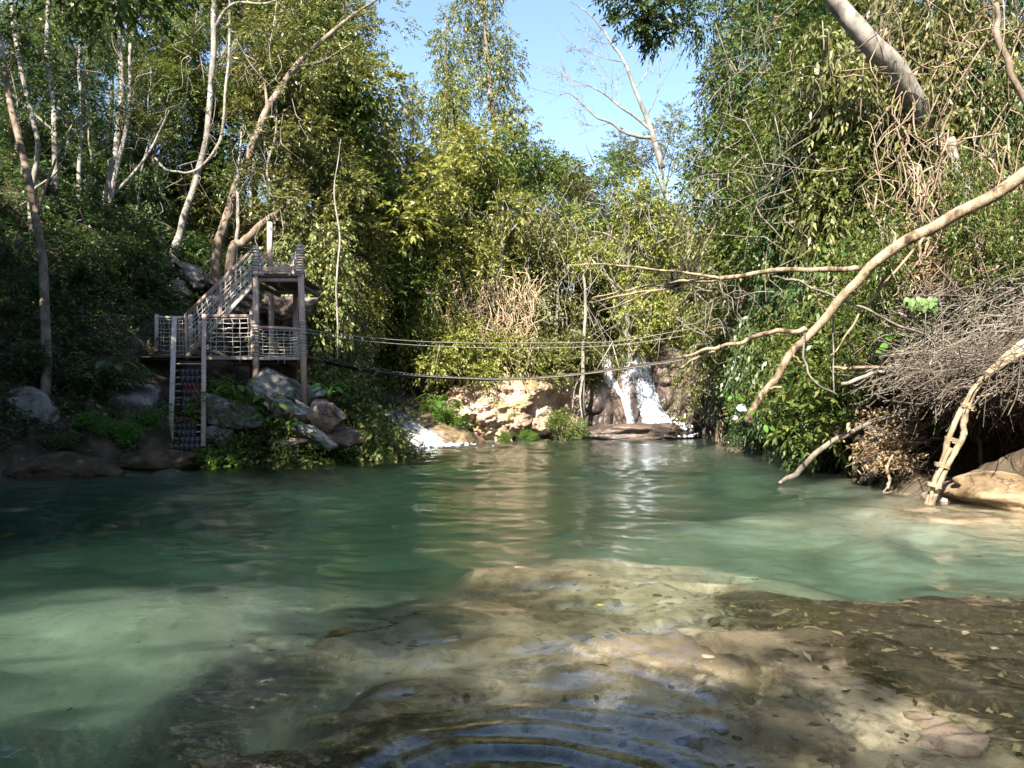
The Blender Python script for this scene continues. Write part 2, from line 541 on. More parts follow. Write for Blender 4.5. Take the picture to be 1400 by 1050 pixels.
def water_mat():
    m, nt, out = mat_new('clear_turquoise_water')
    pos = geo_pos(nt)
    mp = nt.nodes.new('ShaderNodeMapping'); mp.inputs['Scale'].default_value = (0.55, 1.0, 1.0); nt.links.new(pos, mp.inputs[0])
    n1 = noise_tex(nt, 5.0, 4, 0.55, 0.3, mp.outputs[0])
    n2 = noise_tex(nt, 15.0, 3, 0.5, 0.2, mp.outputs[0])
    h = math_n(nt, 'ADD', n1.outputs['Fac'], math_n(nt, 'MULTIPLY', n2.outputs['Fac'], 0.3))
    sep = nt.nodes.new('ShaderNodeSeparateXYZ'); nt.links.new(pos, sep.inputs[0])
    b = nt.nodes.new('ShaderNodeBump'); b.inputs['Distance'].default_value = 0.03
    nt.links.new(maprange(nt, sep.outputs['Y'], 3, 20, 0.12, 0.75), b.inputs['Strength'])
    nt.links.new(h, b.inputs['Height'])
    if WATER_MODE == 'glass':
        g = nt.nodes.new('ShaderNodeBsdfGlass'); g.inputs['IOR'].default_value = 1.333; g.inputs['Roughness'].default_value = 0.0
        nt.links.new(b.outputs[0], g.inputs['Normal'])
        nt.links.new(g.outputs[0], out.inputs['Surface'])
    else:
        fr = nt.nodes.new('ShaderNodeFresnel'); fr.inputs['IOR'].default_value = 1.333; nt.links.new(b.outputs[0], fr.inputs['Normal'])
        tr = nt.nodes.new('ShaderNodeBsdfTransparent')
        gl = nt.nodes.new('ShaderNodeBsdfGlossy'); gl.inputs['Roughness'].default_value = 0.02; nt.links.new(b.outputs[0], gl.inputs['Normal'])
        mx = nt.nodes.new('ShaderNodeMixShader'); nt.links.new(fr.outputs[0], mx.inputs[0]); nt.links.new(tr.outputs[0], mx.inputs[1]); nt.links.new(gl.outputs[0], mx.inputs[2])
        nt.links.new(mx.outputs[0], out.inputs['Surface'])
    va = nt.nodes.new('ShaderNodeVolumeAbsorption')
    va.inputs['Color'].default_value = WATER_TINT
    va.inputs['Density'].default_value = WATER_DENS
    nt.links.new(va.outputs[0], out.inputs['Volume'])
    return m


water = add('water', wat, water_mat(), kind='structure')

# ------------------------------------------------------------------ sky, sun, camera
world = bpy.data.worlds.new('World')
SC.world = world
world.use_nodes = True
wn = world.node_tree
wn.nodes.clear()
sky = wn.nodes.new('ShaderNodeTexSky')
sky.sky_type = 'NISHITA'
sky.sun_disc = False
SUN_EL, SX, SY = math.radians(SUN_ELEV), SUN_AZ[0], SUN_AZ[1]     # towards the sun
sky.sun_elevation = SUN_EL
sky.sun_rotation = math.atan2(SX, SY)
sky.air_density = 1.0; sky.dust_density = 0.6; sky.ozone_density = 1.6
bg = wn.nodes.new('ShaderNodeBackground'); bg.inputs['Strength'].default_value = SKY_STRENGTH
wo = wn.nodes.new('ShaderNodeOutputWorld')
wn.links.new(sky.outputs[0], bg.inputs[0]); wn.links.new(bg.outputs[0], wo.inputs[0])
sl = bpy.data.lights.new('sun', 'SUN')
sl.energy = SUN_STRENGTH; sl.angle = math.radians(0.53); sl.color = (1.0, 0.93, 0.80)
so = bpy.data.objects.new('sun', sl); COL.objects.link(so)
hx = Vector((SX, SY)).normalized()
sun_dir = Vector((hx.x*math.cos(SUN_EL), hx.y*math.cos(SUN_EL), math.sin(SUN_EL)))
so.rotation_euler = (-sun_dir).to_track_quat('-Z', 'Y').to_euler()
so.location = sun_dir*60

cam = bpy.data.cameras.new('camera')
cam.sensor_width = 36; cam.lens = 36*F/1400.0
cam.shift_y = (HY-525)/1400.0
cam.clip_start = 0.05; cam.clip_end = 1000
co = bpy.data.objects.new('camera', cam); COL.objects.link(co)
co.location = (0, 0, H); co.rotation_euler = (PI/2, 0, 0)
SC.camera = co
SC.view_settings.view_transform = 'Standard'
SC.view_settings.look = 'None'
SC.view_settings.exposure = EXPOSURE
SC.view_settings.gamma = 1.0
SC.render.engine = 'CYCLES'
cy = SC.cycles
cy.use_denoising = True
cy.max_bounces = 8; cy.diffuse_bounces = 3; cy.glossy_bounces = 3; cy.transmission_bounces = 5; cy.transparent_max_bounces = 12; cy.volume_bounces = 0
cy.caustics_reflective = True; cy.caustics_refractive = True; cy.blur_glossy = 0.4
cy.sample_clamp_indirect = 0.0
# ------------------------------------------------------------------ timber, rope, cloth
def wood_mat(name, c1, c2, c3):
    m, nt, out = mat_new(name)
    co = obj_co(nt)
    mp = nt.nodes.new('ShaderNodeMapping'); mp.inputs['Scale'].default_value = (9, 9, 1.3); nt.links.new(co, mp.inputs[0])
    n1 = noise_tex(nt, 2.2, 7, 0.7, 0.6, mp.outputs[0])
    n2 = noise_tex(nt, 1.1, 4, 0.6, 0.2, co)
    c = ramp(nt, n1.outputs['Fac'], [(0.3, c1), (0.5, c2), (0.7, c3)])
    c = mixc(nt, maprange(nt, n2.outputs['Fac'], 0.45, 0.65), c, mixc(nt, 0.5, c, c3))
    principled(nt, out, c, 0.8, bump(nt, n1.outputs['Fac'], 0.5, 0.012), 0.25)
    return m


def plain_mat(name, c, rough=0.8, var=0.25, scale=14):
    m, nt, out = mat_new(name)
    n1 = noise_tex(nt, scale, 5, 0.65, 0.2, obj_co(nt))
    cc = mixc(nt, maprange(nt, n1.outputs['Fac'], 0.35, 0.65), tuple(v*(1-var) for v in c), tuple(min(1, v*(1+var)) for v in c))
    principled(nt, out, cc, rough, bump(nt, n1.outputs['Fac'], 0.3, 0.01), 0.25)
    return m


M_TIMBER = wood_mat('reddish_brown_timber', (0.25, 0.17, 0.135), (0.41, 0.295, 0.24), (0.54, 0.42, 0.35))
M_GREYWOOD = wood_mat('weathered_grey_wood', (0.24, 0.20, 0.165), (0.42, 0.37, 0.315), (0.54, 0.49, 0.43))
M_PLANK = wood_mat('dark_planks', (0.05, 0.04, 0.03), (0.10, 0.08, 0.065), (0.18, 0.15, 0.125))
M_DECK = wood_mat('black_wet_planks', (0.018, 0.014, 0.011), (0.045, 0.036, 0.028), (0.10, 0.08, 0.065))
M_ROPE = plain_mat('pale_rope', (0.50, 0.47, 0.42), 0.9, 0.2)
M_ROPE_MID = plain_mat('greyish_rope', (0.26, 0.245, 0.215), 0.9, 0.2)
M_ROPE_DARK = plain_mat('grey_rope', (0.16, 0.15, 0.13), 0.9, 0.2)


def post(a, b, w, parent, mat=M_TIMBER, name='post', **kw):
    m = MB(); m.bar(a, b, w)
    return m.obj(name, mat, parent, **kw)


def net(corners, nu, nv, r, rng, sag=0.03, drop=0.0, skip=0.03):
    """Rope net on the quad a(top left) b(top right) c(bottom right) d(bottom left); nu uprights, nv strands across."""
    a, b, c, d = (np.array(tuple(v)) for v in corners)
    m = MB()
    for j in range(nv):
        v = (j + 0.5*(nv < 3)) / max(1, nv-1) + rng.normal(0, 0.012)
        s, e = a + (d-a)*v, b + (c-b)*v
        pts = [s + (e-s)*t + np.array([0, 0, -sag*4*t*(1-t)*rng.uniform(.5, 1.3)]) + rng.normal(0, .008, 3) for t in np.linspace(0, 1, 9)]
        m.tube(pts, r*rng.uniform(.7, .95), 5)
    for i in range(nu):
        u = (i + 0.5)/nu + rng.normal(0, 0.10/nu)
        s, e = a + (b-a)*u, d + (c-d)*u
        e = e + (e-s)*(drop*rng.uniform(0.2, 1.0) if rng.random() < .7 else 0)
        pts = [s + (e-s)*t + rng.normal(0, .010, 3) for t in np.linspace(0, 1, 8)]
        m.tube(pts, r*0.68, 5)
    return m


def wraps(m, a, b, w, n, rng):
    a, b = Vector(a), Vector(b)
    for i in range(n):
        c = a.lerp(b, (i+rng.uniform(.2, .8))/n)
        q = w*0.62
        ring = [c + Vector((q*sx, q*sy, rng.uniform(-.008, .008))) for sx, sy in ((-1, -1), (1, -1), (1, 1), (-1, 1), (-1, -1))]
        m.tube(ring, 0.014, 5)


def build_tower():
    rng = np.random.default_rng(11)
    D, B = 21.0, 23.2
    base = P(350, 525, D)
    t = empty('stair_tower', (base.x, base.y, base.z-0.2), label='brown timber lookout tower with two decks, rope nets and outside stairs', cat='wooden tower')
    # front and back posts
    fronts = [((350, 336, D), (350, 530, D)), ((410, 334, D), (417, 540, D))]
    for (a, b) in fronts:
        q = P(*b); q.z -= 0.35
        post(P(*a), q, 0.145, t)
    for px, top in ((371, 386), (404, 384), (345, 386)):
        a = P(px, top, B); q = P(px, 520, B); q.z = hz(q.x, q.y) - 0.3
        post(a, q, 0.13, t)
    post(P(369, 304, B), P(369, 380, B), 0.14, t)                # tall pole that rises above the upper deck
    q = P(286, 488, B-.4); q2 = q.copy(); q2.z = hz(q.x, q.y)-.3
    post(q, q2, .1, t)
    # upper deck: planks on two beams
    m = MB()
    xl, xr = P(346, 0, D).x, P(413, 0, D).x
    zt = P(0, 378, D).z
    n = 13
    for i in range(n):
        y = D - .08 + (B-D+.2)*(i+.5)/n
        m.bar((xl+rng.uniform(-.03, .03), y, zt), (xr+rng.uniform(-.03, .04), y, zt), (B-D+.2)/n-.015, .035)
    m.obj('upper_deck', M_PLANK, t)
    for y in (D+.04, B-.1):
        post((xl, y, zt-.085), (xr, y, zt-.085), .11, t, name='deck_beam')
    for x in (xl+.10, (xl+xr)/2, xr-.1):
        post((x, D+.1, zt-.20), (x, B-.15, zt-.20), .10, t, M_PLANK, name='deck_beam')
    # lower deck
    xl2, xr2 = P(278, 0, D).x, P(417, 0, D).x
    zl = P(0, 487, D).z
    m = MB()
    for i in range(n):
        y = D + .07 + (B-D)*(i+.5)/n
        m.bar((xl2, y, zl), (xr2+rng.uniform(-.03, .04), y, zl), (B-D)/n-.015, .035)
    m.obj('lower_deck', M_PLANK, t)
    post((xl2+.02, D+.03, zl-.06), (xr2, D+.03, zl-.06), .085, t, M_GREYWOOD, name='deck_beam')
    post((xl2+.02, B-.03, zl-.08), (xr2, B-.03, zl-.08), .1, t, name='deck_beam')
    # lower railings: top rails and nets
    post(P(280, 432, D), P(346, 432, D), .085, t, name='rail')
    post(P(353, 447, D), P(412, 450, D), .075, t, name='rail')
    post(P(344, 434, D), P(345, 486, D), .07, t, name='railing_post')
    net((P(281, 436, D-.03), P(344, 436, D-.03), P(345, 486, D-.03), P(281, 486, D-.03)), 6, 9, .0125, rng, .015, .34).obj('rope_net', M_ROPE, t)
    net((P(354, 451, D-.03), P(412, 453, D-.03), P(414, 486, D-.03), P(354, 486, D-.03)), 6, 9, .0125, rng, .015, .34).obj('rope_net', M_ROPE, t)
    for a, b, k in ((P(350, 437, D), P(350, 486, D), 12), (P(413.3, 437, D), P(415.3, 486, D), 12), (P(350, 340, D), P(350, 376, D), 9), (P(410.5, 337, D), P(411.5, 376, D), 11)):
        m = MB(); wraps(m, a, b, .145, k, rng); m.obj('rope_wrapping', M_ROPE, t)
    # right side net of the lower deck and the back nets
    net((P(414, 452, D), P(404, 452, B), P(404, 484, B), P(415, 486, D)), 5, 8, .011, rng, .01, 0).obj('rope_net', M_ROPE, t)
    net((P(350, 357, B), P(404, 358, B), P(404, 377, B), P(350, 377, B)), 8, 4, .012, rng, .10, 0).obj('rope_net', M_ROPE, t)
    net((P(410, 338, D), P(401, 349, B), P(401, 377, B), P(411, 377, D)), 4, 7, .014, rng, .02, 0).obj('rope_net', M_ROPE, t)
    post(P(401, 347, B), P(401, 380, B), .09, t, M_GREYWOOD, name='railing_post')
    # upper flight: two stringers, treads, two handrails with nets
    for dd, nm in ((D+.05, 0), (D+.95, 1)):
        k = D/dd
        f = lambda px, py: P(px, py, D) + Vector((0, dd-D, 0))
        post(f(253, 490), f(349, 385), .10, t, M_GREYWOOD, name='stringer')
        post(f(253, 431), f(349, 337), .085, t, name='handrail')
        post(f(300, 384), f(300, 440), .065, t, name='railing_post')
        post(f(253, 430), f(254, 490), .07, t, name='railing_post')
        net((f(254, 433), f(348, 341), f(348, 383), f(257, 484)), 15, 9, .013, rng, .01, 0).obj('rope_net', M_ROPE, t)
    m = MB()
    for i in range(12):
        s = (i+.5)/12
        c = P(253, 488, D).lerp(P(349, 384, D), s)
        m.bar((c.x, D+.05, c.z), (c.x, D+.95, c.z), .22, .035)
    m.obj('treads', M_PLANK, t)
    # little netted landing left of the stair head
    for px in (214, 261):
        post(P(px, 430, 22), P(px, 488, 22), .09, t, M_GREYWOOD, name='railing_post')
    post(P(213, 434, 22), P(262, 434, 22), .07, t, M_GREYWOOD, name='rail')
    net((P(215, 437, 22), P(261, 437, 22), P(261, 484, 22), P(215, 484, 22)), 7, 9, .012, rng, .015, .05).obj('rope_net', M_ROPE, t)
    m = MB()
    for i in range(6):
        y = 20.85 + 1.35*(i+.5)/6
        m.bar((P(213, 0, 22).x, y, zl-.03), (xl2-.02, y, zl-.03), .2, .035)
    m.obj('landing', M_PLANK, t)
    # lower flight towards the water
    top, bot = 21.0, 19.3
    L0, L1 = P(238.5, 434, 21.0), P(233, 613, bot)
    R0, R1 = P(279, 431, 21.0), P(278, 611, bot)
    Lm, Rm = P(237, 487, top), P(279, 487, top)
    post(L0, L1, .125, t, M_GREYWOOD, name='stringer')
    post(R0, R1, .115, t, name='stringer')
    m = MB()
    steps = []
    for i in range(14):
        s = i/13.0
        a, b = P(237-3.5*s, 488+121*s, top+(bot-top)*s), P(279-.8*s, 488+121*s, top+(bot-top)*s)
        a.y += .10; b.y += .10
        m.bar(a, b, .20, .035)
        steps.append((a, b))
    m.obj('treads', M_GREYWOOD, t)
    return t, steps


tower, STEPS = build_tower()

# carpet strips laid down the lower flight, two treads each
def plaid_mat(name, base, stripe, dark):
    m, nt, out = mat_new(name)
    uv = nt.nodes.new('ShaderNodeUVMap')
    sp = nt.nodes.new('ShaderNodeSeparateXYZ'); nt.links.new(uv.outputs[0], sp.inputs[0])
    w1 = math_n(nt, 'FRACT', math_n(nt, 'MULTIPLY', sp.outputs[0], 4.6))
    w2 = math_n(nt, 'FRACT', math_n(nt, 'MULTIPLY', sp.outputs[1], 5.0))
    m1 = math_n(nt, 'GREATER_THAN', w1, 0.68); m2 = math_n(nt, 'GREATER_THAN', w2, 0.72)
    c = mixc(nt, m1, base, stripe)
    c = mixc(nt, math_n(nt, 'MULTIPLY', m2, 0.6), c, dark)
    n1 = noise_tex(nt, 40, 4, 0.7)
    c = mixc(nt, maprange(nt, n1.outputs['Fac'], .4, .7, 0, .5), c, dark)
    principled(nt, out, c, 0.95, None, 0.1)
    return m


M_CBLUE = plaid_mat('blue_grey_plaid', (0.055, 0.054, 0.063), (0.17, 0.165, 0.175), (0.02, 0.019, 0.022))
M_CRED = plaid_mat('dark_red_plaid', (0.11, 0.04, 0.042), (0.22, 0.12, 0.115), (0.035, 0.012, 0.016))
rngc = np.random.default_rng(3)
CARPETS = [('blue grey striped carpet strip highest on the lower stairs', 0, 2, .22, .93), ('dark red plaid carpet strip on the upper half of the lower stairs', 1, 4, .30, .92),
           ('blue grey carpet strip between the two red ones on the stairs', 0, 6, .26, .86), ('dark red plaid carpet strip halfway down the lower stairs', 1, 8, .20, .84),
           ('blue grey carpet strip just below the lower red one on the stairs', 0, 10, .16, .80), ('blue grey striped carpet strip lowest on the stairs near the water', 0, 12, .20, .92)]
for lab, red, i0, u0, u1 in CARPETS:
    V, Q, UV = [], [], []
    path = []
    for i in (i0, i0+1):
        a, b = STEPS[min(i, 13)]
        path += [(a, b, .085, .024), (a, b, -.105, .026), (a, b, -.118, -.03), (a, b, -.112, -.14)]
    nu = 7
    for j, (a, b, dy, dz) in enumerate(path):
        for k in range(nu):
            u = u0 + (u1-u0)*k/(nu-1) + .03*math.sin(j*1.3+i0)
            p = a.lerp(b, u)
            V.append((p.x, p.y+dy-.012*(j % 4 > 1)*math.sin(k*2.1+j), p.z+dz + .006*math.sin(k*1.7+j)+.004))
            UV.append((k/(nu-1), j*.25))
    n = len(path)
    for j in range(n-1):
        for k in range(nu-1):
            Q.append((j*nu+k, j*nu+k+1, (j+1)*nu+k+1, (j+1)*nu+k))
    me = mesh_np('carpet_strip', V, np.array(Q), True)
    ul = me.uv_layers.new(name='UVMap')
    li = np.empty(len(me.loops), np.int32); me.loops.foreach_get('vertex_index', li)
    ul.data.foreach_set('uv', np.array(UV, np.float32)[li].ravel())
    o = add('carpet_strip', me, M_CRED if red else M_CBLUE, label=lab, cat='carpet', group='carpet strips on the lower stairs')
    sm = o.modifiers.new('thick', 'SOLIDIFY'); sm.thickness = .008

# bench on the upper deck
bz = P(0, 378, 21).z + .02
bc = P(375, 0, 22.6)
bench = empty('bench', (bc.x, 22.6, bz), label='small brown wooden bench standing on the upper deck of the tower', cat='bench')
w = .56
m = MB()
for i in range(3): m.bar((bc.x-w, 22.45+.14*i, bz+.32), (bc.x+w, 22.45+.14*i, bz+.32), .125, .035)
m.obj('seat', M_TIMBER, bench)
m = MB(); m.bar((bc.x-w, 22.83, bz+.52), (bc.x+w, 22.83, bz+.52), .03, .16); m.obj('backrest', M_TIMBER, bench)
for sx in (-w+.07, w-.07):
    for sy in (22.42, 22.80):
        post((bc.x+sx, sy, bz+.002), (bc.x+sx, sy, bz+(.30 if sy < 22.6 else .6)), .075, bench, name='leg')
m = MB(); m.bar((bc.x-w+.1, 22.40, bz+.10), (bc.x+w-.1, 22.40, bz+.10), .05); m.obj('stretcher', M_TIMBER, bench)

# ------------------------------------------------------------------ rope footbridge
def build_bridge():
    rng = np.random.default_rng(21)
    deck = spline(PP((424, 488, 23.0), (470, 499, 24.3), (540, 511, 26.5), (620, 516.5, 28.5), (690, 518, 30.0), (760, 514, 31.4), (830, 506, 32.7), (935, 490, 34.4), (1010, 474, 35.6), (1075, 460, 36.4)), 8)
    t = empty('rope_footbridge', tuple(deck[0]), label='long sagging rope footbridge of dark planks strung from the tower bank past the waterfall', cat='footbridge')
    m = MB()
    n = len(deck)
    dl = np.concatenate([[0], np.cumsum(np.linalg.norm(np.diff(deck, axis=0), axis=1))])
    tot = dl[-1]
    k = int(tot/.19)
    at = lambda s: np.array([np.interp(s, dl, deck[:, i]) for i in range(3)])
    for i in range(k):
        s = tot*(i+.5)/k
        p, q = at(max(0, s-.1)), at(min(tot, s+.1))
        tt = q-p; tt /= np.linalg.norm(tt)
        side = np.array([-tt[1], tt[0], 0]); side /= np.linalg.norm(side)
        c = at(s) + np.array([0, 0, rng.normal(0, .012)])
        m.bar(c - side*.42, c + side*.42, .165, .05)
    m.obj('deck_planks', M_DECK, t)
    sd = np.array([-.5, .87, 0])*.42
    for sgn in (-1, 1):
        m = MB(); m.tube(deck + sd*sgn + np.array([0, 0, -.035]), .026, 6); m.obj('deck_cable', M_ROPE_DARK, t, True)
    r1 = spline(PP((417, 450, 21.2), (470, 458, 23.2), (560, 466, 26.5), (640, 469, 28.6), (700, 469, 29.8), (780, 468.5, 31.5), (850, 466, 32.8), (930, 452, 34.2), (1010, 440, 35.4), (1090, 427, 36.4)), 6)
    r2 = spline(PP((417, 454, 22.0), (480, 464, 24.4), (560, 471.5, 27.2), (640, 475, 29.3), (700, 476, 30.6), (780, 475, 32.3), (850, 471, 33.5), (930, 460, 34.8), (1010, 448, 36.0), (1090, 436, 36.9)), 6)
    for r in (r1, r2):
        m = MB(); m.tube(r, .014, 6); m.obj('hand_rope', M_ROPE_MID, t, True)
    for px in (838, 843, 905, 596, 729, 480):
        rr = r1 if px != 843 else r2
        i = int(np.argmin(np.abs((rr[:, 0]/rr[:, 1])*F+CX-px)))
        j = int(np.argmin(np.linalg.norm(deck[:, :2]-rr[i, :2], axis=1)))
        m = MB()
        e = deck[j] + np.array([-.1 if px == 838 else .05, 0, 0])
        if px in (838, 843):
            m.tube([rr[i], e + np.array([-.35 if px == 838 else .1, 0, 0])], .022, 5)
        else:
            m.tube([rr[i], e], .008, 5)
        m.obj('hanger_rope', M_ROPE_MID, t)
    m = net((P(965, 452, 35.4), P(1078, 436, 36.6), P(1075, 462, 36.4), P(965, 484, 35.0)), 15, 6, .013, rng, .03, .15)
    m.obj('side_net', M_ROPE_MID, t)
    return t


bridge = build_bridge()
# ------------------------------------------------------------------ rocks, cliffs, falling water
_ico = {}
def ico(sub):
    if sub not in _ico:
        bm = bmesh.new(); bmesh.ops.create_icosphere(bm, subdivisions=sub, radius=1.0)
        V = np.array([v.co[:] for v in bm.verts]); T = np.array([[v.index for v in f.verts] for f in bm.faces])
        bm.free(); _ico[sub] = (V, T)
    return _ico[sub]


def rock_mesh(name, size, seed, sub=5, cuts=16, rough=0.055, angular=True, rot=0.0, tilt=(0, 0)):
    V, T = ico(sub)
    V = V.copy(); rng = np.random.default_rng(seed)
    V *= (1 + 0.22*vnoise(V[:, 0]*1.3+seed, V[:, 1]*1.3, V[:, 2]*1.3, seed))[:, None]
    if angular:
        for _ in range(cuts):
            n = rng.normal(0, 1, 3); n /= np.linalg.norm(n)
            c = rng.uniform(0.46, 0.84)
            V -= n*np.maximum(0, V @ n - c)[:, None]*0.93
    r = fbm(V[:, 0]*2.2, V[:, 1]*2.2, V[:, 2]*2.2, seed+3, 5, .55)
    V *= (1 + rough*r)[:, None]
    if angular: V *= (1 - .035*np.abs(fbm(V[:, 0]*1.2+V[:, 2]*5, V[:, 1]*1.2+seed, V[:, 2]*7, seed+9, 3)))[:, None]
    V *= np.array(size)*0.62
    R = Matrix.Rotation(rot, 3, 'Z') @ Matrix.Rotation(tilt[0], 3, 'X') @ Matrix.Rotation(tilt[1], 3, 'Y')
    V = V @ np.array(R).T
    return mesh_np(name, V, T, True)


M_GREY = rock_mat('grey_limestone', (0.07, 0.066, 0.058), (0.18, 0.17, 0.15), (0.34, 0.325, 0.295), 1.3, moss=(0.045, 0.06, 0.025))
M_BROWNROCK = rock_mat('brown_limestone', (0.065, 0.045, 0.035), (0.15, 0.11, 0.085), (0.30, 0.25, 0.21), 1.5)
M_DARKROCK = rock_mat('dark_limestone', (0.04, 0.035, 0.03), (0.11, 0.10, 0.088), (0.20, 0.185, 0.165), 1.6, moss=(0.04, 0.05, 0.02))
M_PALE = rock_mat('pale_travertine', (0.13, 0.082, 0.05), (0.32, 0.225, 0.165), (0.48, 0.385, 0.31), 0.8, moss=(0.16, 0.15, 0.05))
M_WETROCK_SHADED = rock_mat('wet_shade_darkened_travertine', (0.018, 0.013, 0.012), (0.062, 0.044, 0.037), (0.135, 0.098, 0.08), 0.8, wet=True, bd=.10)  # wet rock, albedo lowered further to stand for shade beside the falls
M_TAN = rock_mat('tan_travertine', (0.055, 0.037, 0.02), (0.17, 0.118, 0.066), (0.27, 0.20, 0.125), 2.2, wet=False)
M_EARTH = rock_mat('damp_earth_bank', (0.02, 0.014, 0.009), (0.055, 0.038, 0.022), (0.12, 0.083, 0.045), 3.2, moss=(0.04, 0.045, 0.015), bd=.10)


def rock(px, py, d, size, seed, mat, label, name='boulder', cat='rock', sink=0.0, group=None, **kw):
    c = P(px, py, d)
    me = rock_mesh(name, size, seed, **kw)
    o = add(name, me, mat, label=label, cat=cat, group=group)
    o.location = (c.x, c.y, c.z - sink)
    return o


G = 'boulders below the tower'
rock(308, 568, 20.4, (1.75, 1.2, 1.0), 1, M_GREY, 'broad grey slab boulder right beside the foot of the lower stairs', group=G, tilt=(.1, .25))
rock(300, 598, 19.9, (1.0, .8, .7), 2, M_GREY, 'low mossy grey rock under the grey slab boulder beside the stairs', group=G)
rock(386, 542, 21.3, (1.6, 1.3, 1.25), 3, M_GREY, 'pointed pale boulder between the two front posts of the tower', group=G, tilt=(0, .35))
rock(372, 512, 22.6, (1.1, .9, .95), 4, M_BROWNROCK, 'pinkish brown rock in the dark under the lower deck', group=G)
rock(444, 573, 20.6, (1.25, 1.0, .95), 5, M_BROWNROCK, 'dark brown angular boulder with pale top right of the tower', group=G, tilt=(0, .3))
rock(402, 560, 20.7, (1.35, .9, .6), 6, M_GREY, 'flat tilted grey boulder left of the dark brown one', group=G, tilt=(.1, .45))
rock(416, 592, 20.2, (1.5, .9, .5), 7, M_GREY, 'long pale slab sloping down right, below the dark brown boulder', group=G, tilt=(0, .42))
rock(394, 608, 19.9, (.95, .8, .5), 8, M_BROWNROCK, 'small reddish rock just above the green bank plants', group=G)
rock(455, 600, 20.9, (1.5, 1.1, .55), 9, M_BROWNROCK, 'low reddish rock ledge under the dark brown boulder', group=G)
rock(424, 545, 21.6, (.9, .8, .7), 10, M_GREY, 'rubbly grey rock behind the foot of the right tower post', group=G)
rock(82, 647, 16.3, (2.0, 1.5, .62), 12, M_EARTH, 'flat greyish brown rock lying in the water by the left bank', group='low rocks at the left waterline', angular=False, cuts=4)
rock(216, 633, 18.2, (1.6, 1.0, .5), 13, M_EARTH, 'low brown rock at the waterline left of the stairs', group='low rocks at the left waterline', angular=False)
rock(180, 556, 19.8, (1.5, 1.2, 1.5), 14, M_GREY, 'upright bluish grey boulder among leaves left of the stairs')
rock(128, 575, 18.9, (1.1, 1.0, .9), 15, M_PALE, 'pale tan rock in the bank beside the short grey stump')
rock(45, 560, 18.0, (1.6, 1.2, 1.3), 16, M_GREY, 'dark mossy rock face at the far left of the bank')
for i, (px, py, d, s, lab) in enumerate([
        (262, 378, 26.2, 1.1, 'jagged grey outcrop on the slope above the stair handrail'), (233, 402, 25.2, 1.1, 'grey rock shelf on the slope just left of the upper stairs'),
        (214, 446, 23.8, 1.3, 'smooth sloping rock behind the small netted landing'),
        (318, 430, 24.3, 1.5, 'rock seen through the stair net behind the tower'), (385, 430, 25.4, 1.5, 'rounded rock seen under the upper deck')]):
    rock(px, py, d, (s*1.3, s, s*.8), 30+i, M_BROWNROCK if i in (1, 4) else M_DARKROCK, lab, 'rock_outcrop', 'rock', group='outcrops on the slope behind the tower', rough=.2, cuts=12, tilt=(.2*(i % 2), .3), rot=i)
rock(1428, 674, 10.9, (2.3, 1.5, .62), 50, M_TAN, 'rounded tan boulder at the right water edge below the dirt bank', angular=False, rough=.09)
rock(1352, 656, 10.95, (.36, .3, .18), 51, M_BROWNROCK, 'small brown stone sitting on the rounded tan boulder', name='stone', angular=False)
rock(1296, 683, 11.4, (.55, .5, .2), 52, M_BROWNROCK, 'small flat stone between the bamboo props and the tan boulder', name='stone', angular=False)
rock(858, 593, 39.0, (4.3, 1.9, .85), 53, M_WETROCK_SHADED, 'long rounded slab at the waterline in front of the waterfall', angular=False, rough=.12)


def relief(name, px0, px1, n, top, bot, m, dist, back=5.0, rows_back=14):
    """Rock face: columns px0..px1, rows from the bottom row to top(px), each point at distance dist(px, py); rolled over to the back at the top."""
    pxs = np.linspace(px0, px1, n)
    T = np.interp(pxs, [t[0] for t in top], [t[1] for t in top])
    T = T + 3.0*fbm(pxs*.06, 3.1, 0, int(px0), 4)
    v = np.linspace(0, 1, m)[:, None]
    PY = bot + (T[None, :]-bot)*v
    PX = np.broadcast_to(pxs[None, :], PY.shape)
    D = dist(PX, PY)
    X = (PX-CX)/F*D; Z = H + (HY-PY)/F*D; Y = D
    k = np.linspace(0, 1, rows_back+1)[1:, None]
    Yb = Y[-1:, :] + back*k; Xb = X[-1:, :]*(1+0*k); Zb = Z[-1:, :] + .9*np.sin(k*PI/2)*.5 - 1.2*k**2 + .25*vnoise(Xb*.8, Yb*.8, 0, 5)*k
    X, Y, Z = (np.concatenate(q) for q in ((X, Xb), (Y, Yb), (Z, Zb)))
    M_ = X.shape[0]
    V = np.stack([X, Y, Z], -1).reshape(-1, 3)
    i = np.arange(M_-1)[:, None]*n + np.arange(n-1)[None, :]
    return mesh_np(name, V, np.stack([i, i+1, i+n+1, i+n], -1).reshape(-1, 4), True)


def lobes(px, py, L):
    r = 0
    for cx, cy, rx, ry, a in L:
        r = r + a*np.sqrt(np.maximum(0, 1-((px-cx)/rx)**2-((py-cy)/ry)**2))
    return r


def cliff_d(px, py):
    x, z = (px-CX)/F*37, (HY-py)/F*37
    d = 36.2 + np.maximum(0, (px-640))*.013 + (605-py)/90*1.3 + 2.4*sstep(735, 815, px)
    d = d - .55*fbm(x*.55, z*.8, 0, 61, 5, .55) - .10*np.abs(fbm(x*2.5, z*2.0, 0, 62, 4, .6))
    d = d - lobes(px, py, [(690, 560, 40, 50, .9), (735, 555, 30, 45, .5), (655, 575, 25, 30, .5), (610, 560, 40, 45, .5)])
    return d + .9*np.exp(-((py-598)/7.0)**2)*sstep(660, 740, px)


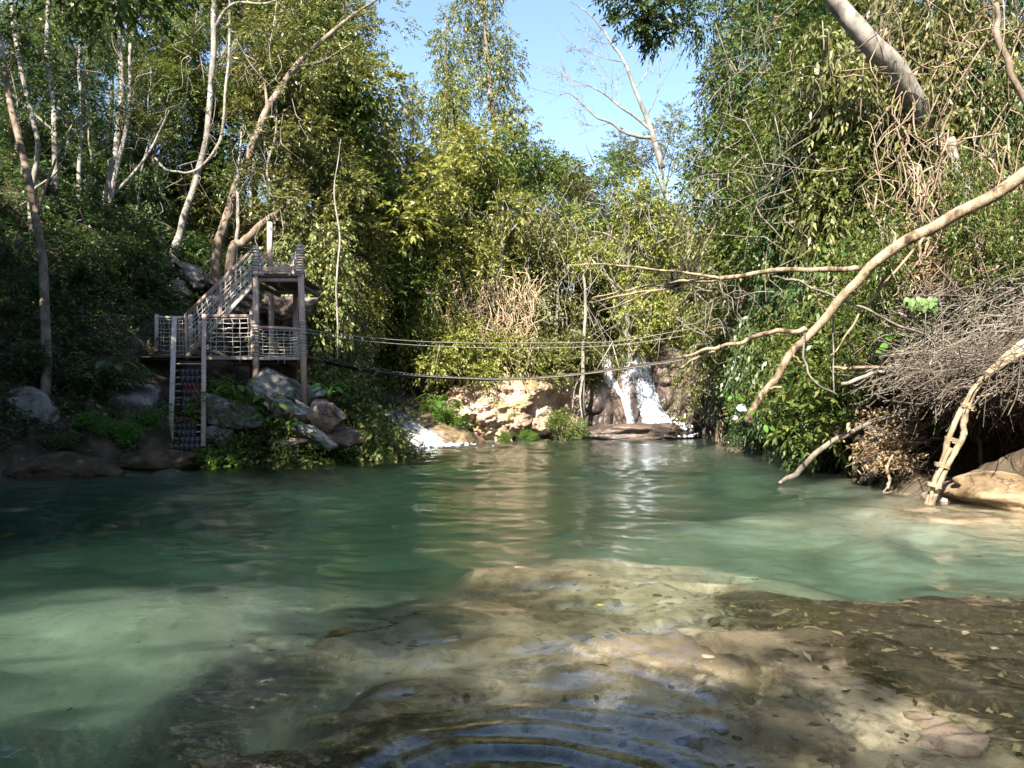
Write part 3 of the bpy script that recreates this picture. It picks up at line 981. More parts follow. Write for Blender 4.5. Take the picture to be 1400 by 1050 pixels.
cl = relief('cliff', 596, 815, 220, [(596, 548), (620, 532), (650, 520), (690, 515), (730, 514), (770, 512), (815, 508)], 609, 110, cliff_d)
add('cliff', cl, M_PALE, label='sunlit pale pinkish rock wall at the far waterline left of the waterfall', cat='cliff')


FALL_LOBES = [(786, 566, 52, 62, 1.5), (812, 530, 22, 36, .7), (828, 500, 18, 26, .9), (860, 540, 17, 46, 1.0), (838, 580, 14, 40, .5), (872, 492, 26, 22, .7), (910, 496, 32, 30, 1.3),
              (928, 560, 36, 60, 1.6), (960, 560, 30, 70, 1.2), (906, 535, 16, 26, .6)]


def fall_d(px, py):
    x, z = (px-CX)/F*41, (HY-py)/F*41
    d = 41.6 + (603-py)/128*2.6
    d = d - lobes(px, py, FALL_LOBES)
    return d - .28*fbm(x*.7, z*.7, 0, 91, 4, .5) - .07*fbm(x*2.8, z*1.6, 0, 92, 4, .6)


wf = add('waterfall_rock', relief('waterfall_rock', 742, 985, 220, [(742, 519), (785, 510), (808, 500), (820, 487), (840, 478), (870, 475), (905, 471), (925, 477), (945, 490), (985, 505)], 607, 150, fall_d), M_WETROCK_SHADED,
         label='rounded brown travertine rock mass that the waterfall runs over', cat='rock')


def fall_mat(name, dens=0.5, tint=(0.60, 0.64, 0.72)):
    """White broken water: streaks run along the flow (V), gaps show the rock."""
    m, nt, out = mat_new(name)
    uv = nt.nodes.new('ShaderNodeUVMap')
    mp = nt.nodes.new('ShaderNodeMapping'); mp.inputs['Scale'].default_value = (7, 1.4, 1); nt.links.new(uv.outputs[0], mp.inputs[0])
    n1 = noise_tex(nt, 2.0, 8, 0.72, 0.5, mp.outputs[0])
    mp2 = nt.nodes.new('ShaderNodeMapping'); mp2.inputs['Scale'].default_value = (5, 4, 1); nt.links.new(uv.outputs[0], mp2.inputs[0])
    n2 = noise_tex(nt, 3.0, 8, 0.75, 0.3, mp2.outputs[0])
    sp = nt.nodes.new('ShaderNodeSeparateXYZ'); nt.links.new(uv.outputs[0], sp.inputs[0])
    edge = math_n(nt, 'ABSOLUTE', math_n(nt, 'SUBTRACT', sp.outputs[0], 0.5))       # 0 centre .. .5 edge
    s = math_n(nt, 'ADD', math_n(nt, 'MULTIPLY', n1.outputs['Fac'], 0.65), math_n(nt, 'MULTIPLY', n2.outputs['Fac'], 0.35))
    s = math_n(nt, 'SUBTRACT', s, math_n(nt, 'MULTIPLY', math_n(nt, 'POWER', math_n(nt, 'MULTIPLY', edge, 2), 3.0), 0.30))
    a = maprange(nt, s, 0.52-dens*.25, 0.62-dens*.2)
    at = nt.nodes.new('ShaderNodeClamp'); nt.links.new(a, at.inputs[0])
    p = principled(nt, None, mixc(nt, maprange(nt, n2.outputs['Fac'], .35, .6), tuple(v*.72 for v in tint), tint), 0.55, bump(nt, s, 0.8, 0.08), 0.3)
    tr = nt.nodes.new('ShaderNodeBsdfTransparent')
    mx = nt.nodes.new('ShaderNodeMixShader')
    nt.links.new(at.outputs[0], mx.inputs[0]); nt.links.new(tr.outputs[0], mx.inputs[1]); nt.links.new(p.outputs[0], mx.inputs[2])
    nt.links.new(mx.outputs[0], out.inputs['Surface'])
    return m


M_FALL = fall_mat('white_falling_water', .62)
M_TRICKLE = fall_mat('thin_falling_water', .30)
M_CASC = fall_mat('spread_falling_water', .42, (0.66, 0.67, 0.68))


def sheet(name, left, right, mat, nu, nv, dfun, parent, lift=0.12, seed=0, rough=.06, **kw):
    """Water sheet between two edge lines (photo pixels) lying a hand's breadth in front of the rock face dfun."""
    pl = spline([(x, y, 0) for x, y in left], 12)[:, :2]; pr = spline([(x, y, 0) for x, y in right], 12)[:, :2]
    vs = np.linspace(0, 1, nv)
    f = lambda q: np.stack([np.interp(vs, np.linspace(0, 1, len(q)), q[:, i]) for i in (0, 1)], -1)
    Lq, Rq = f(pl), f(pr)
    us = np.linspace(0, 1, nu)
    PX = Lq[:, :1]*(1-us)[None, :] + Rq[:, :1]*us[None, :]
    PY = Lq[:, 1:]*(1-us)[None, :] + Rq[:, 1:]*us[None, :]
    PX = PX + 1.3*fbm(np.linspace(0, 5, nv)[:, None]*2, us[None, :]*3, 0, seed, 3)
    D = dfun(PX, PY)
    S = D.copy()
    for _ in range(14):
        q = np.pad(S, 1, mode='edge')
        S = np.minimum(S, (q[:-2, 1:-1]+q[2:, 1:-1]+q[1:-1, :-2]+q[1:-1, 2:])/4)
    S = S - lift - rough*fbm(us[None, :]*9+seed, np.linspace(0, 14, nv)[:, None], 0, seed, 5, .65)
    V = np.stack([(PX-CX)/F*S, S, H+(HY-PY)/F*S], -1).reshape(-1, 3)
    i = np.arange(nv-1)[:, None]*nu + np.arange(nu-1)[None, :]
    me = mesh_np(name, V, np.stack([i, i+1, i+nu+1, i+nu], -1).reshape(-1, 4), True)
    ul = me.uv_layers.new(name='UVMap')
    ln = np.empty(len(me.loops), np.int32); me.loops.foreach_get('vertex_index', ln)
    wid = np.linalg.norm(Lq[nv//2]-Rq[nv//2]); lenv = np.sum(np.linalg.norm(np.diff(Lq, axis=0), axis=1))
    UVa = np.stack([np.tile(us, nv), np.repeat(np.linspace(0, lenv/max(wid, 8), nv), nu)], -1).astype(np.float32)
    ul.data.foreach_set('uv', UVa[ln].ravel())
    return add(name, me, mat, parent, **kw)


wfall = empty('waterfall', (6.2, 40, 0), label='white waterfall pouring over the brown rocks into the far end of the pool', cat='waterfall')
sheet('main_fall', [(858, 480), (861, 515), (866, 555), (876, 601)], [(886, 479), (897, 515), (914, 560), (946, 601)], M_FALL, 60, 110, fall_d, wfall, seed=2, rough=.10)
sheet('crest_water', [(838, 478), (842, 495), (850, 515)], [(898, 475), (886, 492), (884, 515)], M_CASC, 40, 30, fall_d, wfall, lift=.05, seed=5, rough=.03)
sheet('left_stream', [(842, 512), (848, 535), (856, 570), (864, 597)], [(866, 510), (866, 530), (866, 560), (876, 597)], M_TRICKLE, 24, 60, fall_d, wfall, lift=.06, seed=8, rough=.05)
sheet('side_trickle', [(829, 508), (840, 530), (852, 560), (858, 597)], [(835, 506), (849, 530), (862, 560), (872, 597)], M_FALL, 16, 70, fall_d, wfall, lift=.08, seed=18, rough=.05)
sheet('left_veil', [(817, 487), (819, 505), (826, 530)], [(838, 482), (840, 505), (846, 530)], M_TRICKLE, 24, 36, fall_d, wfall, lift=.04, seed=9, rough=.02)


def foam(name, blobs, parent, seed, mat):
    """Churned white water: many small lumps merged in one mesh."""
    m = MB(); rng = np.random.default_rng(seed)
    V0, T0 = ico(2)
    for (px, py, d, n, sx, sz) in blobs:
        c = P(px, py, d)
        for _ in range(n):
            r = rng.uniform(.02, .085)
            o = np.array([rng.normal(0, sx), rng.normal(0, .35), abs(rng.normal(0, sz))])
            V = V0*(1+.35*vnoise(V0[:, 0]*2+rng.uniform(0, 50), V0[:, 1]*2, V0[:, 2]*2, 5))[:, None]*np.array([r, r, r*.7])
            m.raw(V + np.array(c) + o, None, T0)
    return m.obj(name, mat, parent, True, kind='stuff')


M_FOAM = plain_mat('white_foam', (0.70, 0.73, 0.77), .6, .08)
foam('foam', [(905, 594, 39.6, 420, .55, .12), (928, 597, 39.5, 260, .30, .07), (868, 595, 39.6, 90, .3, .08), (918, 588, 40.0, 300, .45, .22)], wfall, 3, M_FOAM)

# left cascade: tan apron with spread white water, small veils higher up
APRON_LOBES = [(540, 600, 40, 28, .5), (585, 590, 45, 24, .5), (560, 568, 40, 20, .7), (610, 602, 40, 14, .3)]


def apron_d(px, py):
    d = 29.5 + np.maximum(0, 613-py)/52*4.6 + np.maximum(0, px-548)*.028 + 2.5*sstep(632, 662, px)
    x = (px-CX)/F*d; z = (HY-py)/F*d
    return d - lobes(px, py, APRON_LOBES) - .25*fbm(x*.9, z*2.0, 0, 101, 4, .5) - .05*fbm(x*4, z*4, 0, 102, 3)


ca = add('cascade_rock', relief('cascade_rock', 496, 660, 150, [(496, 560), (520, 556), (560, 560), (590, 572), (620, 585), (645, 596), (660, 606)], 616, 90, apron_d, back=3), M_TAN, label='smooth tan travertine apron under the small left cascade', cat='rock')


def upper_d(px, py):
    d = 36.0 + (575-py)/100*2.2
    x = (px-CX)/F*d; z = (HY-py)/F*d
    return d - lobes(px, py, [(495, 500, 20, 30, .9), (465, 530, 26, 45, .8), (520, 552, 30, 20, 1.2), (560, 555, 30, 16, .9), (490, 545, 25, 30, .6)]) - .4*fbm(x*.8, z*.8, 0, 111, 5, .55)


cu = add('cascade_rock', relief('cascade_rock', 430, 640, 150, [(430, 500), (455, 492), (480, 478), (510, 474), (525, 510), (560, 525), (600, 535), (640, 540)], 590, 90, upper_d, back=4), M_WETROCK_SHADED, label='dark wet rock step above the tan apron where thin veils trickle', cat='rock')
casc = empty('cascade', (-3.6, 30, 0), label='bright low cascade spreading over the tan rock at the left of the far shore', cat='waterfall')
sheet('lower_fall', [(512, 560), (526, 578), (540, 598), (552, 615)], [(552, 562), (584, 580), (616, 595), (652, 609)], M_CASC, 60, 50, apron_d, casc, lift=.05, seed=12, rough=.04)
sheet('upper_veil', [(478, 487), (478, 500), (480, 514)], [(508, 487), (511, 500), (512, 514)], M_TRICKLE, 24, 30, upper_d, casc, lift=.04, seed=13, rough=.03)
sheet('upper_veil', [(444, 502), (450, 525), (458, 556)], [(468, 502), (482, 525), (494, 556)], M_TRICKLE, 24, 40, upper_d, casc, lift=.04, seed=14, rough=.03)
foam('foam', [(565, 613, 29.4, 120, .8, .03), (615, 609, 31.2, 90, .7, .03)], casc, 4, M_FOAM)
# ------------------------------------------------------------------ leaves
def unit(a):
    return a/(np.linalg.norm(a, axis=-1, keepdims=True)+1e-9)


def sprays(Pp, D, L, k, ll, lw, rng, droop=.35, hang=.3):
    """Twigs at Pp pointing along D with k folded leaves each. Returns vertices and faces."""
    n = len(Pp)
    Pp = np.asarray(Pp, float); D = unit(np.asarray(D, float))
    L = np.broadcast_to(np.asarray(L, float), (n,)) * rng.uniform(.7, 1.25, n)
    t = (np.arange(k)+.6)/k
    base = Pp[:, None, :] + D[:, None, :]*(L[:, None]*t)[:, :, None]
    base[:, :, 2] -= droop*L[:, None]*t**2
    S = unit(np.cross(D, np.array([0, 0, 1.0]) + rng.normal(0, .25, (n, 3))))
    sg = np.where(np.arange(k) % 2 == 0, 1.0, -1.0)[None, :, None]
    ld = D[:, None, :]*.65 + S[:, None, :]*sg*.8 + rng.normal(0, .28, (n, k, 3))
    ld[:, :, 2] -= hang
    ld[:, -1, :] = D + rng.normal(0, .2, (n, 3)) - np.array([0, 0, hang])
    ld = unit(ld)
    nr = unit(np.array([0, 0, 1.0]) + rng.normal(0, .55, (n, k, 3)))
    W = unit(np.cross(ld, nr)); nr = np.cross(W, ld)
    l = (ll*rng.uniform(.65, 1.3, (n, k)))[:, :, None]; w = l*(lw/ll)
    v0 = base; v2 = base + ld*l - np.array([0, 0, .12])*l
    mid = base + ld*l*.42
    v1 = mid + W*w*.5 + nr*w*.16; v3 = mid - W*w*.5 + nr*w*.16
    V = np.stack([v0, v1, v2, v3], 2).reshape(-1, 3)
    Q = np.arange(len(V)).reshape(-1, 4)
    return V, Q


def clump_sprays(cent, rad, n_each, rng, up=.15, inner=.3):
    """Spray positions and directions through ball-like clumps with loose edges."""
    cent = np.asarray(cent, float); rad = np.asarray(rad, float)
    if rad.ndim == 1: rad = np.repeat(rad[:, None], 3, 1)
    n_each = np.broadcast_to(n_each, (len(cent),)).astype(int)
    idx = np.repeat(np.arange(len(cent)), n_each)
    u = unit(rng.normal(0, 1, (len(idx), 3)))
    r = inner + (1-inner)*rng.random(len(idx))**.6
    r *= rng.uniform(.75, 1.15, len(idx))
    pos = cent[idx] + u*r[:, None]*rad[idx]
    D = u*.9 + np.array([0, 0, up]) + rng.normal(0, .4, u.shape)
    return pos, D


def leaf_mesh(name, pos, D, L, k, ll, lw, rng, droop=.35, hang=.3):
    V, Q = sprays(pos, D, L, k, ll, lw, rng, droop, hang)
    return mesh_np(name, V, Q)


BANK_SEED = [100]
PROTO = {}


def proto(kind, seed):
    """A tree of its kind with its foot at the origin: (wood mesh, leaf mesh, height)."""
    key = (kind, seed)
    if key in PROTO: return PROTO[key]
    rng = np.random.default_rng(1000 + seed*17 + sum(map(ord, kind)))
    m = MB()
    cl, cr = [], []
    k, L, ll, lw, n_each, droop, hang, up = 9, .42, .135, .052, 95, .35, .3, .15

    def trunk(h, r0, lean, n=9, wig=.14):
        a = rng.uniform(0, 6.28)
        z = np.linspace(0, h, n)
        x = np.cos(a)*lean*(z/h)**1.4 + np.cumsum(rng.normal(0, wig, n))*.6
        y = np.sin(a)*lean*(z/h)**1.4 + np.cumsum(rng.normal(0, wig, n))*.6
        x -= x[0]; y -= y[0]
        z[0] = -.5
        p = spline(np.stack([x, y, z], -1), 4)
        r = r0*(1-.78*np.linspace(0, 1, len(p))**.9)
        r[:3] *= np.array([1.5, 1.25, 1.08])
        m.tube(p, r, 8)
        return p, r

    def branch(p, r, s, tip, droopy=0.0):
        i = int(s*(len(p)-1))
        a = p[i]; b = np.asarray(tip, float)
        mid = (a+b)/2 + np.array([0, 0, .12*np.linalg.norm(b-a)]) + rng.normal(0, .12, 3)
        q = wobble(spline([a, mid, b], 5), .05, rng)
        m.tube(q, np.linspace(r[i]*.6, .014, len(q)), 6)
        for _ in range(2):
            j = rng.integers(4, len(q)-2)
            e = q[j] + rng.normal(0, .5, 3)
            m.tube([q[j], (q[j]+e)/2+rng.normal(0, .08, 3), e], [.02, .014, .006], 5)

    if kind == 'tall':
        h = 13.0; p, r = trunk(h*.86, .19, 1.3)
        for i in range(22):
            s = rng.uniform(.42, 1.0); c = p[int(s*(len(p)-1))]
            a = rng.uniform(0, 6.28); rr = rng.uniform(.7, 3.0)*(1.15-.55*abs(s-.65))
            tip = c + np.array([math.cos(a)*rr, math.sin(a)*rr, rng.uniform(.1, 1.5)])
            branch(p, r, s*.95, tip); cl.append(tip); q = rng.uniform(.65, 1.2); cr.append((q, q, q*.75))
        n_each = 100
    elif kind == 'broad':
        h = 8.0; p, r = trunk(h*.8, .17, .8)
        for i in range(20):
            s = rng.uniform(.4, 1.0); c = p[int(s*(len(p)-1))]
            a = rng.uniform(0, 6.28); rr = rng.uniform(.5, 3.0)
            tip = c + np.array([math.cos(a)*rr, math.sin(a)*rr, rng.uniform(-.2, 1.4)-.12*rr])
            branch(p, r, s*.9, tip); cl.append(tip); q = rng.uniform(.6, 1.15); cr.append((q, q, q*.7))
        n_each = 105
    elif kind == 'column':
        h = 12.0; p, r = trunk(h*.94, .2, .9)
        for i in range(30):
            s = rng.uniform(.06, 1.0); c = p[int(s*(len(p)-1))]
            a = rng.uniform(0, 6.28); rr = abs(rng.normal(.6, .5))*(1.5-.8*s)
            tip = c + np.array([math.cos(a)*rr, math.sin(a)*rr, rng.uniform(-.2, .5)])
            if rr > .6: branch(p, r, s, tip)
            cl.append(tip); q = rng.uniform(.5, .95); cr.append((q, q, q*1.25))
        n_each, droop, hang = 85, .6, .55
    elif kind == 'slim':
        h = 10.0; p, r = trunk(h*.95, .085, 1.0, 10, .17)
        for i in range(15):
            s = rng.uniform(.42, 1.0); c = p[int(s*(len(p)-1))]
            a = rng.uniform(0, 6.28); rr = rng.uniform(.4, 1.7)
            tip = c + np.array([math.cos(a)*rr, math.sin(a)*rr, rng.uniform(.2, 1.1)])
            branch(p, r, s*.97, tip); cl.append(tip); q = rng.uniform(.35, .7); cr.append((q, q, q*.65))
        n_each = 60
    elif kind == 'bush':
        h = 2.6
        for i in range(15):
            a = rng.uniform(0, 6.28); rr = abs(rng.normal(0, .8))
            tip = np.array([math.cos(a)*rr, math.sin(a)*rr, rng.uniform(.3, 2.2)*(1-.2*rr)])
            q = wobble(spline([(tip[0]*.15, tip[1]*.15, -.3), (tip[0]*.5, tip[1]*.5, tip[2]*.6), tip], 4), .03, rng)
            m.tube(q, np.linspace(.03, .01, len(q)), 5)
            cl.append(tip); qq = rng.uniform(.35, .7); cr.append((qq, qq, qq*.8))
        n_each, L, ll, lw, k = 60, .34, .11, .048, 8
    elif kind == 'curtain':
        h = 6.0
        for i in range(34):
            x = rng.uniform(-1.5, 1.5); z = rng.uniform(.2, 5.6); y = rng.normal(0, .35) - .25*math.sin(z*1.3) - .12*(6-z)
            cl.append((x*(1.1-.05*z), y, z)); q = rng.uniform(.35, .75); cr.append((q, q*.7, q*1.5))
        for i in range(8):
            x = rng.uniform(-1.4, 1.4)
            q = wobble(spline([(x, .5, 6.1), (x+rng.normal(0, .2), .1, 4), (x+rng.normal(0, .3), -.3, 2), (x+rng.normal(0, .3), -.5, -.2)], 5), .06, rng)
            m.tube(q, np.linspace(.03, .014, len(q)), 5)
        n_each, L, ll, lw, k, droop, hang, up = 62, .45, .125, .055, 9, .9, .75, -.35
    elif kind == 'feathery':
        h = 5.0; p, r = trunk(4.2, .07, .9, 8, .1)
        for i in range(13):
            s = rng.uniform(.4, 1.0); c = p[int(s*(len(p)-1))]
            a = rng.uniform(0, 6.28); rr = rng.uniform(.5, 1.9)
            tip = c + np.array([math.cos(a)*rr, math.sin(a)*rr, rng.uniform(.0, .8)])
            branch(p, r, s*.95, tip); cl.append(tip); cr.append((.6, .6, .25))
        n_each, L, ll, lw, k, droop, hang = 55, .42, .085, .03, 16, .3, .05
    fl, fw, fn = ((1.08, 1.1, 1), (1.4, 1.5, .72), (.8, 1.15, 1.25), (1.5, 1.3, .7))[seed % 4]
    ll, lw, n_each = ll*fl, lw*fw, int(n_each*fn)
    pos, D = clump_sprays(cl, cr, n_each, rng, up)
    pos[:, 2] = np.maximum(pos[:, 2], .03)
    crown = leaf_mesh('crown', pos, D, L, k, ll, lw, rng, droop, hang)
    wood = m.mesh('trunk', True)
    zc = np.empty(len(crown.vertices)*3, np.float32); crown.vertices.foreach_get('co', zc)
    h = float(np.percentile(zc[2::3], 98.5))
    PROTO[key] = (wood, crown, h)
    return PROTO[key]


# sunlit yellow green, mid green, dark blue green, olive
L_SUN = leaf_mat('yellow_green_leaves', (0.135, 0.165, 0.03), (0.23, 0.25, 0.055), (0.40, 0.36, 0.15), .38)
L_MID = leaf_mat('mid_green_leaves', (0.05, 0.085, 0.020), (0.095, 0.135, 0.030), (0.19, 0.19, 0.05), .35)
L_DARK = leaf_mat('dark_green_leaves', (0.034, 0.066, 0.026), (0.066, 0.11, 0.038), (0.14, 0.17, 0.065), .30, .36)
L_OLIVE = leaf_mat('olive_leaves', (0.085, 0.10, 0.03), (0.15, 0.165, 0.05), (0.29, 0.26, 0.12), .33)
L_FRESH = leaf_mat('fresh_green_leaves', (0.055, 0.14, 0.022), (0.11, 0.23, 0.035), (0.19, 0.28, 0.05), .42)
L_DRY = leaf_mat('dry_tan_leaves', (0.15, 0.10, 0.055), (0.30, 0.22, 0.13), (0.42, 0.33, 0.22), .2, .7, .15)
B_PALE = bark_mat('pale_grey_bark', (0.075, 0.066, 0.054), (0.17, 0.152, 0.128), (0.29, 0.265, 0.23))
B_BROWN = bark_mat('brown_bark', (0.07, 0.05, 0.035), (0.15, 0.11, 0.08), (0.26, 0.21, 0.16))
B_TAN = bark_mat('tan_bare_wood', (0.05, 0.035, 0.023), (0.17, 0.118, 0.07), (0.31, 0.245, 0.17), 8, 1.0, (.40, .5, .60))
B_ROOT = bark_mat('brown_roots', (0.10, 0.07, 0.045), (0.21, 0.15, 0.10), (0.36, 0.28, 0.20), 8)
B_DARK = bark_mat('dark_twigs', (0.035, 0.028, 0.022), (0.08, 0.065, 0.05), (0.15, 0.125, 0.10), 8)
B_DRYVINE = bark_mat('dry_creeper', (0.22, 0.15, 0.09), (0.40, 0.29, 0.19), (0.52, 0.41, 0.30), 8)
B_GREYSTICK = bark_mat('grey_sticks', (0.055, 0.045, 0.036), (0.13, 0.11, 0.09), (0.27, 0.235, 0.195), 9)


def put(obj, mat):
    """Give this object its own material although its mesh is shared."""
    if not obj.data.materials: obj.data.materials.append(mat)
    obj.material_slots[0].link = 'OBJECT'
    obj.material_slots[0].material = mat


PARTN = {'bush': ('stems', 'foliage'), 'curtain': ('stems', 'foliage')}


def tree(kind, seed, px, d, top, label, leaf, bark=B_PALE, w=1.0, rz=None, name=None, cat=None, group=None, base=None, z=None):
    wood, crown, h = proto(kind, seed)
    x = (px-CX)/F*d
    zb = hz(x, d) - .05 if z is None else z
    if base is not None: zb = P(px, base, d).z
    zt = P(px, top, d).z
    s = max(.25, (zt-zb)/h)
    rz = (px*.37+d) % 6.28 if rz is None else rz
    e = empty(name or {'bush': 'bush', 'curtain': 'creeper_curtain', 'feathery': 'feathery_tree', 'slim': 'slender_tree', 'column': 'vine_clad_tree'}.get(kind, 'tree'),
              (x, d, zb), rz, label=label, cat=cat or {'bush': 'bush', 'curtain': 'creeper'}.get(kind, 'tree'), group=group)
    a, b = PARTN.get(kind, ('trunk', 'crown'))
    for nm, me, mt in ((a, wood, bark), (b, crown, leaf)):
        o = bpy.data.objects.new(nm, me); COL.objects.link(o); o.parent = e
        put(o, mt)
    e.scale = (s*w, s*w, s)
    return e


def drawn_tree(path, radii, label, bark, forks=(), clumps=(), leaf=None, name='slender_tree', cat='tree', n_each=60, group=None, ll=.13, twigs=0):
    """A tree whose stem follows points seen in the photo; forks are more stems; clumps (px,py,d,r) carry leaves."""
    rng = np.random.default_rng(BANK_SEED[0]); BANK_SEED[0] += 1
    pw = PP(*path)
    g0 = hz(pw[0].x, pw[0].y)
    if name in ('slender_tree', 'tree', 'stump') and pw[0].z > g0 - .1:
        k = min(.5, (pw[0].z-g0+.3)/max(.3, (pw[1]-pw[0]).length))
        pw.insert(0, Vector((pw[0].x-(pw[1].x-pw[0].x)*k, pw[0].y-(pw[1].y-pw[0].y)*k*.5, g0-.3))); radii = [radii[0]*1.15] + list(radii)
    pts = spline(pw, 6)
    e = empty(name, tuple(pts[0]), label=label, cat=cat, group=group)
    m = MB()
    pts = wobble(pts, .035, rng)
    m.tube(pts, np.interp(np.linspace(0, 1, len(pts)), np.linspace(0, 1, len(radii)), radii), 9)
    m.obj('trunk', bark, e, True)
    for fk, rr in forks:
        q = wobble(spline(PP(*fk), 6), .025, rng)
        m2 = MB(); m2.tube(q, np.interp(np.linspace(0, 1, len(q)), np.linspace(0, 1, len(rr)), rr), 7)
        for _ in range(twigs if len(q) > 8 else 0):
            j = rng.integers(len(q)//3, len(q)); t_ = q[min(j+1, len(q)-1)]-q[max(j-1, 0)]; t_ /= np.linalg.norm(t_)+1e-9
            v = t_ + rng.normal(0, .6, 3)*np.array([1, .6, 1]); l = rng.uniform(.4, 1.3); a0 = q[j]
            tw = wobble(np.array([a0 + v*l*s for s in np.linspace(0, 1, 5)]), .05, rng)
            m2.tube(tw, np.linspace(.014, .005, 5), 4, False)
            for _ in range(2):
                k0 = rng.integers(1, 4); v2 = v + rng.normal(0, .7, 3)
                m2.tube([tw[k0], tw[k0]+v2*l*.25+rng.normal(0, .03, 3), tw[k0]+v2*l*.45], [.008, .006, .004], 4, False)
        m2.obj('branch', bark, e, True)
    if clumps:
        c = [tuple(P(a, b, d)) for a, b, d, r in clumps]; r_ = [(r, r, r*.75) for a, b, d, r in clumps]
        pos, D = clump_sprays(c, r_, n_each, rng)
        add('crown', leaf_mesh('crown', pos, D, .42, 9, ll, ll*.4, rng, .4, .35), leaf, e)
    return e
# ------------------------------------------------------------------ left slope: pale stems in the shade
drawn_tree([(56, 640, 17.5), (62, 420, 19), (50, 300, 20), (18, 160, 20.5), (2, 60, 21)], [.13, .11, .10, .08, .06], 'dark slanting trunk at the far left edge above the flat rock', B_BROWN,
           [([(48, 300, 20), (75, 220, 20.3), (110, 150, 20.5)], [.05, .03, .02])], [(10, 40, 21, 1.6), (60, 120, 21, 1.1), (110, 140, 20.6, .9)], L_DARK)
drawn_tree([(45, 400, 22), (44, 262, 22.5), (52, 202, 22.8), (36, 130, 23), (20, 40, 23.3), (12, -60, 23.6)], [.08, .075, .07, .065, .06, .05], 'thin pale stem, first from the left, bending beside the frame edge', B_PALE,
           [([(45, 262, 22.5), (80, 232, 22.6), (104, 178, 22.8)], [.04, .03, .015]), ([(44, 270, 22.5), (20, 284, 22.4), (-10, 300, 22.2)], [.03, .025, .015])], [(20, -10, 23.5, 1.6), (60, 40, 23.4, 1.2), (105, 170, 22.8, .8)], L_DARK)
drawn_tree([(92, 440, 23), (88, 370, 23.4), (78, 267, 24), (76, 171, 24.4), (66, 80, 24.8), (68, -40, 25.2)], [.10, .095, .09, .085, .075, .06], 'pale straight stem rising from the leaves left of the small landing', B_PALE,
           [([(76, 180, 24.4), (40, 150, 24.2), (0, 112, 23.8)], [.045, .03, .02]), ([(76, 160, 24.4), (104, 178, 24.3), (130, 160, 24.3)], [.035, .025, .012])], [(66, -40, 25.2, 1.7), (110, 10, 25, 1.3), (20, 90, 24.4, 1.0)], L_DARK)
drawn_tree([(106, 330, 25), (107, 244, 25.6), (112, 160, 26), (108, 90, 26.3), (112, 10, 26.8)], [.075, .07, .06, .05, .04], 'short crooked pale stem with a wavy outline in the dark left forest', B_PALE,
           [], [(112, 0, 26.8, 1.4), (135, 60, 26.6, 1.0)], L_DARK)
drawn_tree([(142, 330, 26), (143, 282, 26.3), (158, 200, 26.9), (166, 110, 27.4), (158, 20, 28), (150, -60, 28.4)], [.15, .13, .115, .10, .08, .07], 'pale double trunk with peeling streaks in the left forest', B_PALE,
           [([(148, 290, 26.2), (160, 230, 26.4), (174, 160, 26.8), (178, 60, 27.3)], [.09, .08, .07, .05]), ([(150, 270, 26.4), (200, 215, 26.6), (232, 150, 27)], [.06, .045, .02])],
           [(150, -40, 28.4, 2.0), (200, 30, 27.8, 1.5), (240, 120, 27.2, 1.1), (110, 30, 28, 1.3)], L_MID)
drawn_tree([(238, 350, 26.6), (246, 318, 26.9), (263, 263, 27.2), (280, 200, 27.5), (290, 114, 28), (293, 30, 28.6), (297, -80, 29.2)], [.15, .13, .12, .11, .105, .10, .09], 'tallest pale trunk above the stairs, curving up to the top edge', B_PALE,
           [([(292, 40, 28.6), (320, 6, 28.6), (372, 4, 28.6), (400, -20, 28.8)], [.07, .06, .045, .03])],
           [(300, -60, 29, 1.8), (360, 30, 28.4, 1.5), (400, 70, 28.2, 1.3), (250, 20, 28.8, 1.2)], L_MID)
drawn_tree([(212, 216, 27), (228, 232, 27), (256, 236, 27.1), (282, 222, 27.2), (302, 190, 27.4), (306, 140, 27.8), (314, 60, 28.4), (312, -40, 29)], [.035, .04, .045, .05, .05, .05, .05, .045], 'looping grey liana hanging in a U beside the tallest pale trunk', B_PALE, name='liana', cat='vine')
drawn_tree([(296, 345, 26.8), (302, 318, 27), (325, 250, 27.4), (345, 200, 27.8), (366, 150, 28.2), (404, 92, 28.8), (455, 44, 29.3), (520, -5, 30)], [.165, .155, .145, .14, .13, .115, .08, .04], 'thick leaning trunk slanting up right above the tower stairs', B_BROWN,
           [([(366, 150, 28.2), (360, 110, 28.4), (340, 60, 28.6)], [.06, .045, .02]), ([(404, 92, 28.8), (440, 84, 28.8), (480, 60, 28.9)], [.06, .045, .02])],
           [(440, 40, 29, 1.7), (480, 80, 28.8, 1.6), (400, 110, 28, 1.2), (345, 60, 28.6, 1.1), (520, 20, 29.4, 1.6)], L_OLIVE)
drawn_tree([(316, 350, 25.4), (331, 332, 25.6), (352, 314, 25.8), (374, 294, 26), (388, 282, 26.2), (420, 262, 26.6)], [.16, .145, .13, .11, .08, .02], 'short thick trunk leaning right just behind the tower pole', B_BROWN,
           [([(374, 294, 26), (380, 300, 26), (392, 290, 26)], [.05, .04, .02])], [(372, 272, 26, .55), (395, 268, 26.2, .6)], L_OLIVE)
drawn_tree([(322, 350, 26), (326, 300, 26.4), (324, 260, 26.8), (330, 180, 27.5)], [.07, .06, .05, .03], 'thin grey stem right behind the thick leaning trunk', B_PALE, [], [(330, 190, 27.4, 1.0), (318, 240, 27, .7)], L_DARK)
drawn_tree([(461, 508, 25.5), (462, 440, 25.8), (459, 390, 26), (464, 330, 26.3), (458, 260, 26.6), (466, 190, 27)], [.022, .026, .03, .03, .024, .012], 'thin pale hanging stem right of the tower reaching down to the bridge', B_PALE, name='liana', cat='vine')
